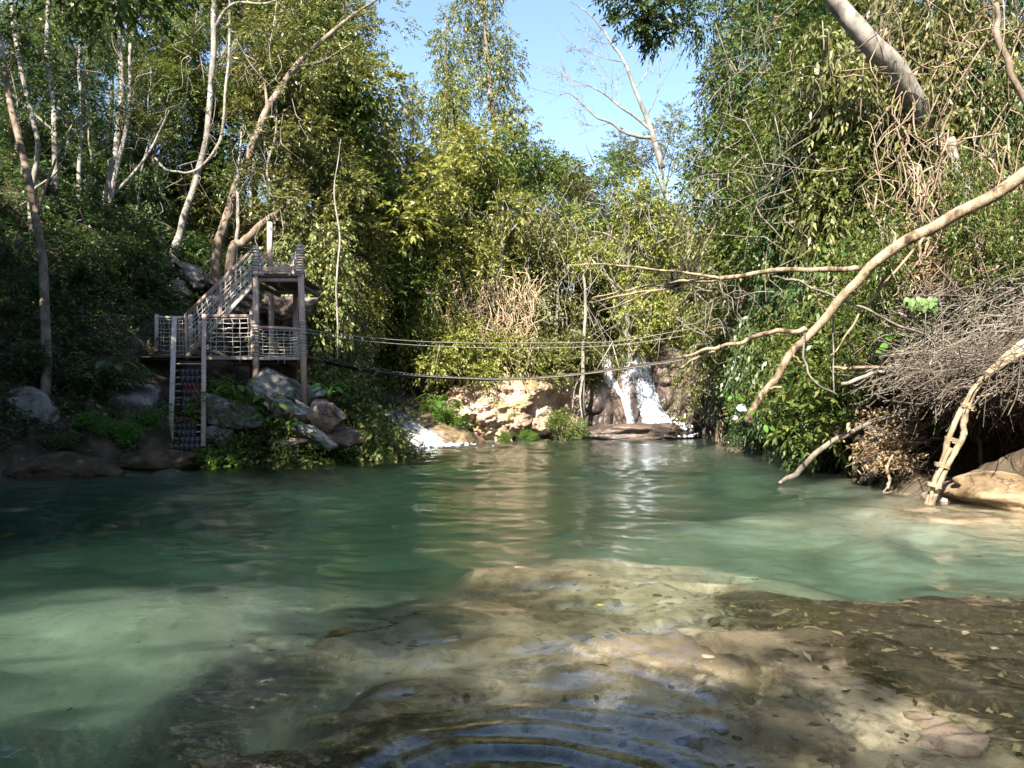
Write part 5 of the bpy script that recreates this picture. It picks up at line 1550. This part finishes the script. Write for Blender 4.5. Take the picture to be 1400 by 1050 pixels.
add('earth_bank', relief('earth_bank', 1165, 1470, 180, [(1165, 600), (1200, 572), (1240, 545), (1300, 515), (1360, 480), (1470, 425)], 715, 120, bank_d, back=3.0), M_EARTH,
    label='dark undercut earth bank below the stick pile at the right edge', cat='earth bank')


def tangle(name, n, box, length, rad, mat, seed, direction, spread=.5, curl=.25, label=None, cat=None, segs=5, sides=5, dfun=None):
    """Uncountable mesh of thin stems inside a slab of space given in photo pixels and distances."""
    rng = np.random.default_rng(seed)
    m = MB()
    for _ in range(n):
        px, py, d = rng.uniform(box[0], box[1]), rng.uniform(box[2], box[3]), rng.uniform(box[4], box[5])
        if dfun is not None: d = dfun(px, py) + rng.uniform(box[4], box[5])
        a = np.array(P(px, py, d))
        v = np.array(direction(rng), float) + rng.normal(0, spread, 3); v /= np.linalg.norm(v)
        l = rng.uniform(*length)
        t = np.linspace(-.5, .5, segs)[:, None]
        pts = a + v*l*t + rng.normal(0, curl*l*.25, (segs, 3))
        pts = spline(pts, 3)
        r = rng.uniform(*rad)
        m.tube(pts, np.linspace(r, r*.45, len(pts)), sides, False)
    return m.obj(name, mat, None, True, label=label, cat=cat, kind='stuff')


pile_d = lambda px, py: float(bank_d(np.array(px*1.0), np.array(max(py, 500.0)))) + max(0, 500-py)*.016 - .1
side = lambda r: (1.0, r.normal(0, .45), r.normal(.42, .3)) if r.random() < .8 else (r.normal(0, .5), r.normal(0, .4), 1.0)
tangle('stick_pile', 340, (1200, 1430, 385, 525, -.2, .5), (.6, 2.1), (.004, .013), B_GREYSTICK, 5, side, .35, .16, 'dark heap of dead sticks on the right bank above the dirt', 'sticks', dfun=pile_d)
tangle('stick_pile', 230, (1170, 1420, 400, 560, -.15, .4), (.4, 1.4), (.004, .012), B_DARK, 6, side, .5, .2, 'loose dark twigs at the left end of the stick heap', 'sticks', dfun=pile_d)
tangle('stick_pile', 260, (1225, 1430, 480, 560, -.75, -.05), (.5, 1.5), (.004, .012), B_DARK, 16, side, .4, .2, 'dark sticks hanging over the lip of the earth bank', 'sticks', dfun=pile_d)
tangle('dead_twigs', 110, (1180, 1270, 580, 650, 12.9, 14.2), (.3, .9), (.005, .014), B_GREYSTICK, 7, side, .6, .2, 'twigs in the leaf litter at the right waterline', 'twigs')
down = lambda r: (r.normal(0, .35), r.normal(0, .3), -1)
tangle('root_tangle', 190, (1215, 1420, 210, 410, 13.6, 15.6), (.8, 2.6), (.006, .022), B_ROOT, 8, down, .35, .22, 'tangle of pale hanging roots around the leaning log at the right', 'roots', segs=6)
tangle('root_tangle', 75, (1180, 1420, -10, 230, 14.0, 16.5), (1.0, 3.2), (.005, .018), B_ROOT, 9, down, .5, .28, 'tangle of dry vines at the top right corner', 'roots', segs=6)
tangle('dry_vines', 120, (930, 1220, 30, 480, 16.5, 20), (.9, 3.0), (.006, .016), B_GREYSTICK, 10, down, .75, .4, 'thin dry vines over the dark right wall of leaves', 'vines', segs=6)
tangle('dry_vines', 420, (585, 735, 390, 515, 37.4, 38.6), (.7, 2.4), (.010, .024), B_DRYVINE if 'B_DRYVINE' in globals() else B_TAN, 11, down, .35, .25, 'tan curtain of dry creeper around the white trunk', 'vines')
tangle('dry_vines', 330, (450, 900, 270, 480, 38, 43), (1.0, 3.5), (.010, .024), B_PALE, 12, down, .45, .3, 'pale bare stems hanging in the sunlit creepers', 'vines')
tangle('dry_vines', 110, (0, 420, 60, 420, 22.5, 28), (.8, 2.6), (.008, .02), B_GREYSTICK, 13, down, .7, .35, 'thin bare stems through the dark left forest', 'vines')

tangle('bank_roots', 150, (1225, 1425, 505, 610, -.12, .05), (.25, .9), (.004, .012), B_ROOT, 15, down, .25, .18, 'thin roots dangling over the dark earth bank', 'roots', dfun=lambda px, py: float(bank_d(np.array(px*1.0), np.array(py*1.0))))
for px, py, lab in ((1243, 640, 'fern tuft on the earth bank above the red stake'), (1300, 630, 'small fern tuft on the earth bank behind the bamboo props'), (1375, 615, 'small fern tuft on the earth bank above the tan boulder')):
    tree('feathery', 0, px, float(bank_d(np.array(px*1.0), np.array(py*1.0)))-.05, py-32, lab, L_MID, B_DARK, w=1.0, name='fern', cat='fern', base=py)

# ------------------------------------------------------------------ undergrowth and leaf litter
def carpet(name, n, xr, yr, smin, smax, hmax, leaf, seed, label, keep=None, L=.34, k=8, ll=.12, lw=.05, hang=.25, lift_noise=1.0, cat='undergrowth'):
    rng = np.random.default_rng(seed)
    x = rng.uniform(*xr, n*8); y = rng.uniform(*yr, n*8)
    s = poly_sd(x, y, POOL)
    ok = (s > smin) & (s < smax) & (np.abs(x) < .80*y+4)
    d = .8 + .6*fbm(x*.45, y*.45, 0, seed, 3)
    ok &= rng.random(n*8) < d
    if keep is not None: ok &= keep(x, y)
    x, y = x[ok][:n], y[ok][:n]
    z = hgt(x, y) + rng.random(len(x))**1.5*hmax*(.6+.5*vnoise(x*.5, y*.5, 0, seed+1))
    e = .3
    gx = (hgt(x+e, y)-hgt(x-e, y))/(2*e); gy = (hgt(x, y+e)-hgt(x, y-e))/(2*e)
    D = unit(np.stack([-gx, -gy, np.ones_like(x)], -1))*.8 + rng.normal(0, .55, (len(x), 3))
    return add(name, leaf_mesh(name, np.stack([x, y, z], -1), D, L, k, ll, lw, rng, .5, hang), leaf, label=label, cat=cat, kind='stuff')


rocky = lambda x, y: ~((x > -10.6) & (x < -4.6) & (y > 19) & (y < 27.5)) | (vnoise(x*.9, y*.9, 0, 55) > .45)
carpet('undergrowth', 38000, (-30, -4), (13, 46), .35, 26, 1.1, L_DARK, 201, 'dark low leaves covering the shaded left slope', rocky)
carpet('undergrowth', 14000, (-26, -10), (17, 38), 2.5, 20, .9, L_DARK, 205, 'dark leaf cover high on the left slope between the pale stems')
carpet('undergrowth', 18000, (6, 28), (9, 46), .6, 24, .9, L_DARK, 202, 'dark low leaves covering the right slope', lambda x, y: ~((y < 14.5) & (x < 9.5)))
carpet('undergrowth', 12000, (-6.5, 13), (34, 62), 1.3, 26, .9, L_OLIVE, 203, 'sunlit low leaves on the slope behind the cliff and waterfall', lambda x, y: (np.abs(x/y*F+CX-880) > 75) | (y > 46))
carpet('undergrowth', 1500, (-8.5, -3.4), (17.5, 31), .0, .7, .22, L_FRESH, 204, 'bright green fringe of small plants along the left waterline', lambda x, y: (y > 18.3), .16, 8, .06, .035)


def litter(name, n, xr, yr, zfun, keep, leaf, seed, label, ll=.07, kind='stuff', tilt=.35):
    rng = np.random.default_rng(seed)
    x = rng.uniform(*xr, n*4); y = rng.uniform(*yr, n*4)
    ok = keep(x, y, rng); x, y = x[ok][:n], y[ok][:n]
    z = zfun(x, y) + rng.uniform(.004, .03, len(x))
    a = rng.uniform(0, 6.28, len(x)); l = (ll*rng.uniform(.5, 1.5, len(x)))[:, None]; w = l*.42
    d = np.stack([np.cos(a), np.sin(a), rng.normal(0, tilt, len(x))], -1); nrm = unit(np.stack([rng.normal(0, tilt, len(x)), rng.normal(0, tilt, len(x)), np.ones(len(x))], -1))
    W = unit(np.cross(d, nrm)); c = np.stack([x, y, z], -1)
    V = np.stack([c-d*l*.5, c+W*w*.5+nrm*w*.2, c+d*l*.5, c-W*w*.5+nrm*w*.2], 1).reshape(-1, 3)
    return add(name, mesh_np(name, V, np.arange(len(V)).reshape(-1, 4)), leaf, label=label, cat='leaves', kind=kind)


L_SUNK = leaf_mat('rotten_brown_leaves', (0.03, 0.02, 0.012), (0.085, 0.06, 0.034), (0.26, 0.20, 0.12), .1, .7, .1)
litter('sunken_leaves', 3600, (-1.6, 8), (1.5, 7), hgt, lambda x, y, r: ((poly_sd(x, y, LIT) + .5*vnoise(x*1.3, y*1.3, 0, 9) < .1) | ((poly_sd(x, y, LIT2) < .1) & (r.random(len(x)) < .35))) & (hgt(x, y) > -.9) & (vnoise(x*2.6, y*2.6, 0, 19) > -.15), L_SUNK, 211, 'mat of rotting brown leaves on the shallow rock shelf under the water', .085)
litter('sunken_leaves', 110, (-6, 5), (2, 9), hgt, lambda x, y, r: poly_sd(x, y, POOL) < -1, L_SUNK, 212, 'scattered brown leaves lying on the pale pool bed', .08)
def bank_leaves():
    rng = np.random.default_rng(5)
    n = 900
    px, py = rng.normal(1215, 22, n), rng.uniform(560, 642, n)
    d = 13.7 - (py-560)/85*.9 + rng.normal(0, .12, n)
    c = np.stack([(px-CX)/F*d, d, H+(HY-py)/F*d], -1)
    V, Q = sprays(c, rng.normal(0, 1, (n, 3)), .05, 2, .10, .04, rng, 0, 0)
    add('leaf_litter', mesh_np('leaf_litter', V, Q), L_DRY, label='tan dry leaves spilling down the right bank to the water', cat='leaves', kind='stuff')
    n = 1100
    px, py = rng.uniform(1230, 1420, n), rng.normal(375, 22, n)
    d = 14.2 - (px-1230)/190*.9 + rng.normal(0, .25, n)
    c = np.stack([(px-CX)/F*d, d, H+(HY-py)/F*d], -1)
    V, Q = sprays(c, rng.normal(0, 1, (n, 3)), .06, 2, .12, .045, rng, 0, 0)
    add('leaf_litter', mesh_np('leaf_litter', V, Q), L_DRY, label='dry leaves caught under the roots above the stick heap', cat='leaves', kind='stuff')
bank_leaves()

def pebbles(n, seed):
    rng = np.random.default_rng(seed); m = MB(); V0, T0 = ico(2)
    c = 0
    while c < n:
        x, y = rng.uniform(-1.4, 5), rng.uniform(1.8, 6.6)
        if vnoise(x*1.6, y*1.6, 0, 88) < .05 or poly_sd(np.array([x]), np.array([y]), SHELF)[0] > .3: continue
        r = rng.uniform(.008, .026)*(1.6 if rng.random() < .08 else 1)
        V = V0*(1+.25*vnoise(V0[:, 0]*1.7+c, V0[:, 1]*1.7, V0[:, 2]*1.7, 5))[:, None]*np.array([r*rng.uniform(.8, 1.4), r, r*.55])
        m.raw(V + np.array([x, y, hz(x, y)+r*.2]), None, T0); c += 1
    return m.obj('pebbles', M_PEBBLE, None, True, label='scattered pebbles and grit on the shallow rock shelf under the water', cat='pebbles', kind='stuff')


def pebble_mat():
    m, nt, out = mat_new('pebble')
    g = nt.nodes.new('ShaderNodeNewGeometry')
    principled(nt, out, ramp(nt, g.outputs['Random Per Island'], [(0, (.05, .038, .025)), (.4, (.16, .12, .08)), (.8, (.27, .215, .15)), (1, (.42, .36, .27))]), .6)
    return m


M_PEBBLE = pebble_mat()
pebbles(1100, 14)

# ------------------------------------------------------------------ small things
def bed_point(px, py, depth=.42):
    d = F*H/(py-HY); x = (px-CX)/F*d
    a = math.atan2(H, math.hypot(x, d)); th = math.asin(math.cos(a)/1.333); e = depth*math.tan(th)/math.hypot(x, d)
    return x*(1+e), d*(1+e)


for i, (px, py, s) in enumerate([(1268, 1002, .17), (1290, 1010, .20), (1305, 1036, .26), (1252, 1000, .12), (1282, 1042, .14)]):
    x, y = bed_point(px, py, .4)
    o = add('pale_stone', rock_mesh('pale_stone', (s, s*.8, s*.4), 300+i, sub=4, angular=False), M_PALE,
            label=['pale flat stone under water, second of the cluster at the lower right', 'pale oval stone under water above the biggest one at the lower right', 'biggest pale stone under water at the lower right', 'smallest round pale stone under water at the lower right', 'pale stone at the bottom edge beside the biggest one'][i], cat='stone', group='pale stones on the shallow bed')
    o.location = (x, y, hz(x, y)+s*.08)
x, y = bed_point(478, 862, 1.0)
o = add('sunken_stone', rock_mesh('sunken_stone', (.24, .2, .2), 320, sub=4, angular=False), M_EARTH, label='small dark mossy stone on the pale sand under water, left of centre', cat='stone'); o.location = (x, y, hz(x, y)+.07)
m = MB(); m.tube(wobble(spline([(x-.4, y+.1, hz(x-.4, y+.1)+.05), (x-.1, y-.1, hz(x, y)+.06), (x+.3, y-.12, hz(x+.3, y-.12)+.05), (x+.62, y, hz(x+.6, y)+.05)], 6), .015, np.random.default_rng(1)), .012, 5)
m.obj('sunken_twig', B_DARK, None, True, label='thin dark twig lying beside the small mossy stone under water', cat='branch')
m = MB()
x, y = P(821, 829, F*H/(829-HY)).x, F*H/(829-HY)
m.raw([(x-.03, y, .006), (x-.006, y+.02, .012), (x+.03, y+.006, .008), (x, y-.02, .010)], [(0, 1, 2, 3)])
m.obj('floating_leaf', leaf_mat('yellow_leaf', (.45, .33, .02), (.5, .36, .03), None, .2), None, label='small yellow leaf floating right of centre', cat='leaf')


def scrap(px, py, d, w, h, mat, label, seed):
    rng = np.random.default_rng(seed)
    c = np.array(P(px, py, d)); n = 8
    u, v = np.meshgrid(np.linspace(-.5, .5, n), np.linspace(-.5, .5, n))
    rr = np.sqrt(u*u+v*v)
    k = np.where(rr > .4, .4/np.maximum(rr, 1e-6), 1)
    V = np.stack([u*w*k*1.2, .05*fbm(u*4+seed, v*4, 0, seed, 3), v*h*k*1.2], -1).reshape(-1, 3) + c
    i = np.arange(n-1)[:, None]*n + np.arange(n-1)[None, :]
    o = add('scrap', mesh_np('scrap', V, np.stack([i, i+1, i+n+1, i+n], -1).reshape(-1, 4), True), mat, label=label, cat='litter')
    md = o.modifiers.new('thick', 'SOLIDIFY'); md.thickness = .004
scrap(1014, 558, 12.9, .17, .13, plain_mat('bluish_white', (.55, .62, .78), .6, .1), 'crumpled bluish white scrap hanging beside the broken log end', 3)
scrap(1005, 572, 12.95, .10, .10, plain_mat('greyish_white', (.42, .40, .40), .7, .2), 'small greyish scrap below the bluish white one', 4)


def sprig(pts, leaves, label, size):
    q = spline(PP(*pts), 6); rng = np.random.default_rng(len(leaves)+int(pts[0][0]))
    e = empty('vine_sprig', tuple(q[0]), label=label, cat='plant')
    m = MB(); m.tube(q, .007, 5); m.obj('stem', L_FRESH, e, True)
    for px, py, a in leaves:
        c = np.array(P(px, py, pts[0][2]-.03)); n = 7; s = size*rng.uniform(.8, 1.2)
        t = np.linspace(0, 1, n); wd = np.sin(t*PI)**.7*(1-.35*t)*.38*s
        ax = np.array([math.cos(a), -.25, math.sin(a)]); pr = np.array([-math.sin(a), -.35, math.cos(a)])
        ce = c + ax*(t[:, None]-.2)*s - np.array([0, 0, 1])*(.18*s*t[:, None]**2)
        V = np.concatenate([ce+pr*wd[:, None]+[0, .03*s, 0], ce, ce-pr*wd[:, None]+[0, .03*s, 0]])
        i = np.arange(n-1)
        add('leaf', mesh_np('leaf', V, np.concatenate([np.stack([i, i+1, i+n+1, i+n], -1), np.stack([i+n, i+n+1, i+2*n+1, i+2*n], -1)]), True), L_FRESH, e)
    return e


sprig([(1022, 561, 12.6), (1014, 551, 12.6), (1006, 544, 12.6)], [(1000, 543, 3.4), (1008, 545, 1.0), (1012, 546, 0.2), (1034, 563, 0.3)], 'small vine sprig with round green leaves left of the broken log end', .10)
sprig([(1038, 572, 12.6), (1044, 579, 12.6), (1056, 586, 12.6)], [(1046, 583, -1.2), (1054, 585, -.4), (1030, 565, 2.6)], 'small vine sprig with pointed green leaves right of the broken log end', .10)
rngl = np.random.default_rng(8)
sprig([(1270, 415, 13.2), (1258, 410, 13.2), (1240, 408, 13.2)], [(1240+8*i, 409+2*(i % 2), (-1.7 if i % 2 else -1.4)) for i in range(6)], 'drooping row of bright green leaves in front of the root tangle', .24)
sprig([(1215, 470, 13), (1225, 460, 13), (1234, 452, 13)], [(1212, 472, 3.4), (1220, 462, 2.9), (1228, 456, .4), (1232, 478, .2), (1205, 478, 3.6)], 'sprig of yellow green leaves at the left end of the stick heap', .17)


def big_leaf_plant(px, py, d, n, size, label, seed, mat=None):
    """Broad paddle leaves on arching stalks from one root."""
    rng = np.random.default_rng(seed); c = np.array(P(px, py, d))
    e = empty('broad_leaved_plant', tuple(c), label=label, cat='plant')
    for i in range(n):
        a = 6.28*i/n + rng.normal(0, .3); r = size*rng.uniform(.5, 1.1); up = size*rng.uniform(.5, 1.2)
        tip = c + np.array([math.cos(a)*r, math.sin(a)*r, up])
        q = spline([c, c+np.array([math.cos(a)*r*.3, math.sin(a)*r*.3, up*.75]), tip], 5)
        m = MB(); m.tube(q, np.linspace(.016, .008, len(q)), 5)
        k = 9; t = np.linspace(0, 1, k); s = size*rng.uniform(.7, 1.0); wd = np.sin(np.clip(t*1.05, 0, 1)*PI)**.7*.24*s
        ax = np.array([math.cos(a), math.sin(a), 0]); pr = np.array([-math.sin(a), math.cos(a), 0])
        ce = tip + ax*t[:, None]*s - np.array([0, 0, 1])*(.55*s*t[:, None]**1.7)
        V = np.concatenate([ce+pr*wd[:, None]+[0, 0, .05*s], ce, ce-pr*wd[:, None]+[0, 0, .05*s]]); j = np.arange(k-1)
        m.raw(V, np.concatenate([np.stack([j, j+1, j+k+1, j+k], -1), np.stack([j+k, j+k+1, j+2*k+1, j+2*k], -1)]))
        m.obj('leaf', mat or L_FRESH, e, True)
    return e


for i, a in enumerate([(322, 545, 20.0, 9, .42, 'broad leaved plant above the grey slab boulder by the stairs'), (372, 566, 19.9, 9, .45, 'broad leaved plant with long dark leaves below the left front post'), (362, 585, 19.7, 7, .3, 'small broad leaved plant under the long leaved one'),
                       (450, 545, 21.0, 8, .42, 'broad leaved plant right of the right tower post'), (600, 566, 34.2, 10, .75, 'big bright paddle leaves right of the cascade apron'), (150, 520, 19.0, 9, .45, 'broad leaves hanging over the bank left of the upright boulder'),
                       (285, 548, 20.8, 7, .35, 'broad leaved plant against the right stair stringer'), (395, 590, 19.6, 7, .28, 'yellowing broad leaved plant beside the long pale slab')]):
    big_leaf_plant(*a, seed=40+i, mat=L_MID if i in (1, 5) else L_FRESH)


# ------------------------------------------------------------------ swimmer: only head, neck and shoulders are out of the water
def swimmer():
    c = P(701, 607, 32.5); x0, y0 = c.x, c.y
    me = bpy.data.meshes.new('person')
    #      position relative to (x0,y0,waterline), radius
    J = [(-.18, .0, -.42, .15), (-.10, .0, -.22, .17), (-.02, .0, -.06, .16), (.05, .0, .05, .075), (.09, .0, .11, .062), (.11, .0, .19, .098), (.115, .0, .27, .085),
         (.0, -.19, -.03, .068), (.20, -.26, -.08, .05), (.40, -.22, -.05, .042), (.50, -.20, -.04, .035), (.0, .19, -.03, .068), (.18, .27, -.09, .05), (.38, .24, -.08, .042), (.48, .22, -.07, .035),
         (-.30, .0, -.52, .13), (-.62, -.10, -.60, .085), (-1.0, -.12, -.62, .055), (-.62, .10, -.66, .085), (-1.0, .12, -.74, .055)]
    E = [(0, 1), (1, 2), (2, 3), (3, 4), (4, 5), (5, 6), (2, 7), (7, 8), (8, 9), (9, 10), (2, 11), (11, 12), (12, 13), (13, 14), (0, 15), (15, 16), (16, 17), (15, 18), (18, 19)]
    me.from_pydata([(x0+a, y0+b, z) for a, b, z, r in J], E, [])
    skin = plain_mat('skin', (.42, .25, .17), .5, .08)
    o = add('person', me, skin, label='dark haired swimmer with head and shoulders above the water, facing right', cat='person')
    md = o.modifiers.new('skin', 'SKIN'); md.use_smooth_shade = True
    for v, (a, b, z, r) in zip(me.skin_vertices[0].data, J): v.radius = (r, r)
    me.skin_vertices[0].data[0].use_root = True
    sb = o.modifiers.new('sub', 'SUBSURF'); sb.levels = 2; sb.render_levels = 2
    V, T = ico(4)
    hair = V.copy(); hair *= (1+.05*fbm(V[:, 0]*5, V[:, 1]*5, V[:, 2]*5, 3, 3))[:, None]
    face = hair @ np.array([.85, 0, -.45])
    hair -= np.array([.85, 0, -.45])*np.maximum(0, face-.28)[:, None]
    hair = hair*np.array([.125, .112, .130]) + np.array([x0+.09, y0, .235])
    add('hair', mesh_np('hair', hair, T, True), plain_mat('dark_wet_hair', (.018, .014, .012), .35, .2), o)
    V, T = ico(2)
    for sgn in (-1, 1):
        add('eye', mesh_np('eye', V*.013 + np.array([x0+.205, y0+sgn*.035, .215]), T, True), plain_mat('dark_eye', (.03, .02, .02), .2), o)
        add('ear', mesh_np('ear', V*np.array([.022, .012, .032]) + np.array([x0+.10, y0+sgn*.10, .205]), T, True), skin, o)
    add('nose', mesh_np('nose', V*np.array([.024, .016, .024]) + np.array([x0+.215, y0, .185]), T, True), skin, o)
    add('mouth', mesh_np('mouth', V*np.array([.012, .026, .007]) + np.array([x0+.200, y0, .145]), T, True), plain_mat('lips', (.35, .13, .11), .4, .1), o)
swimmer()
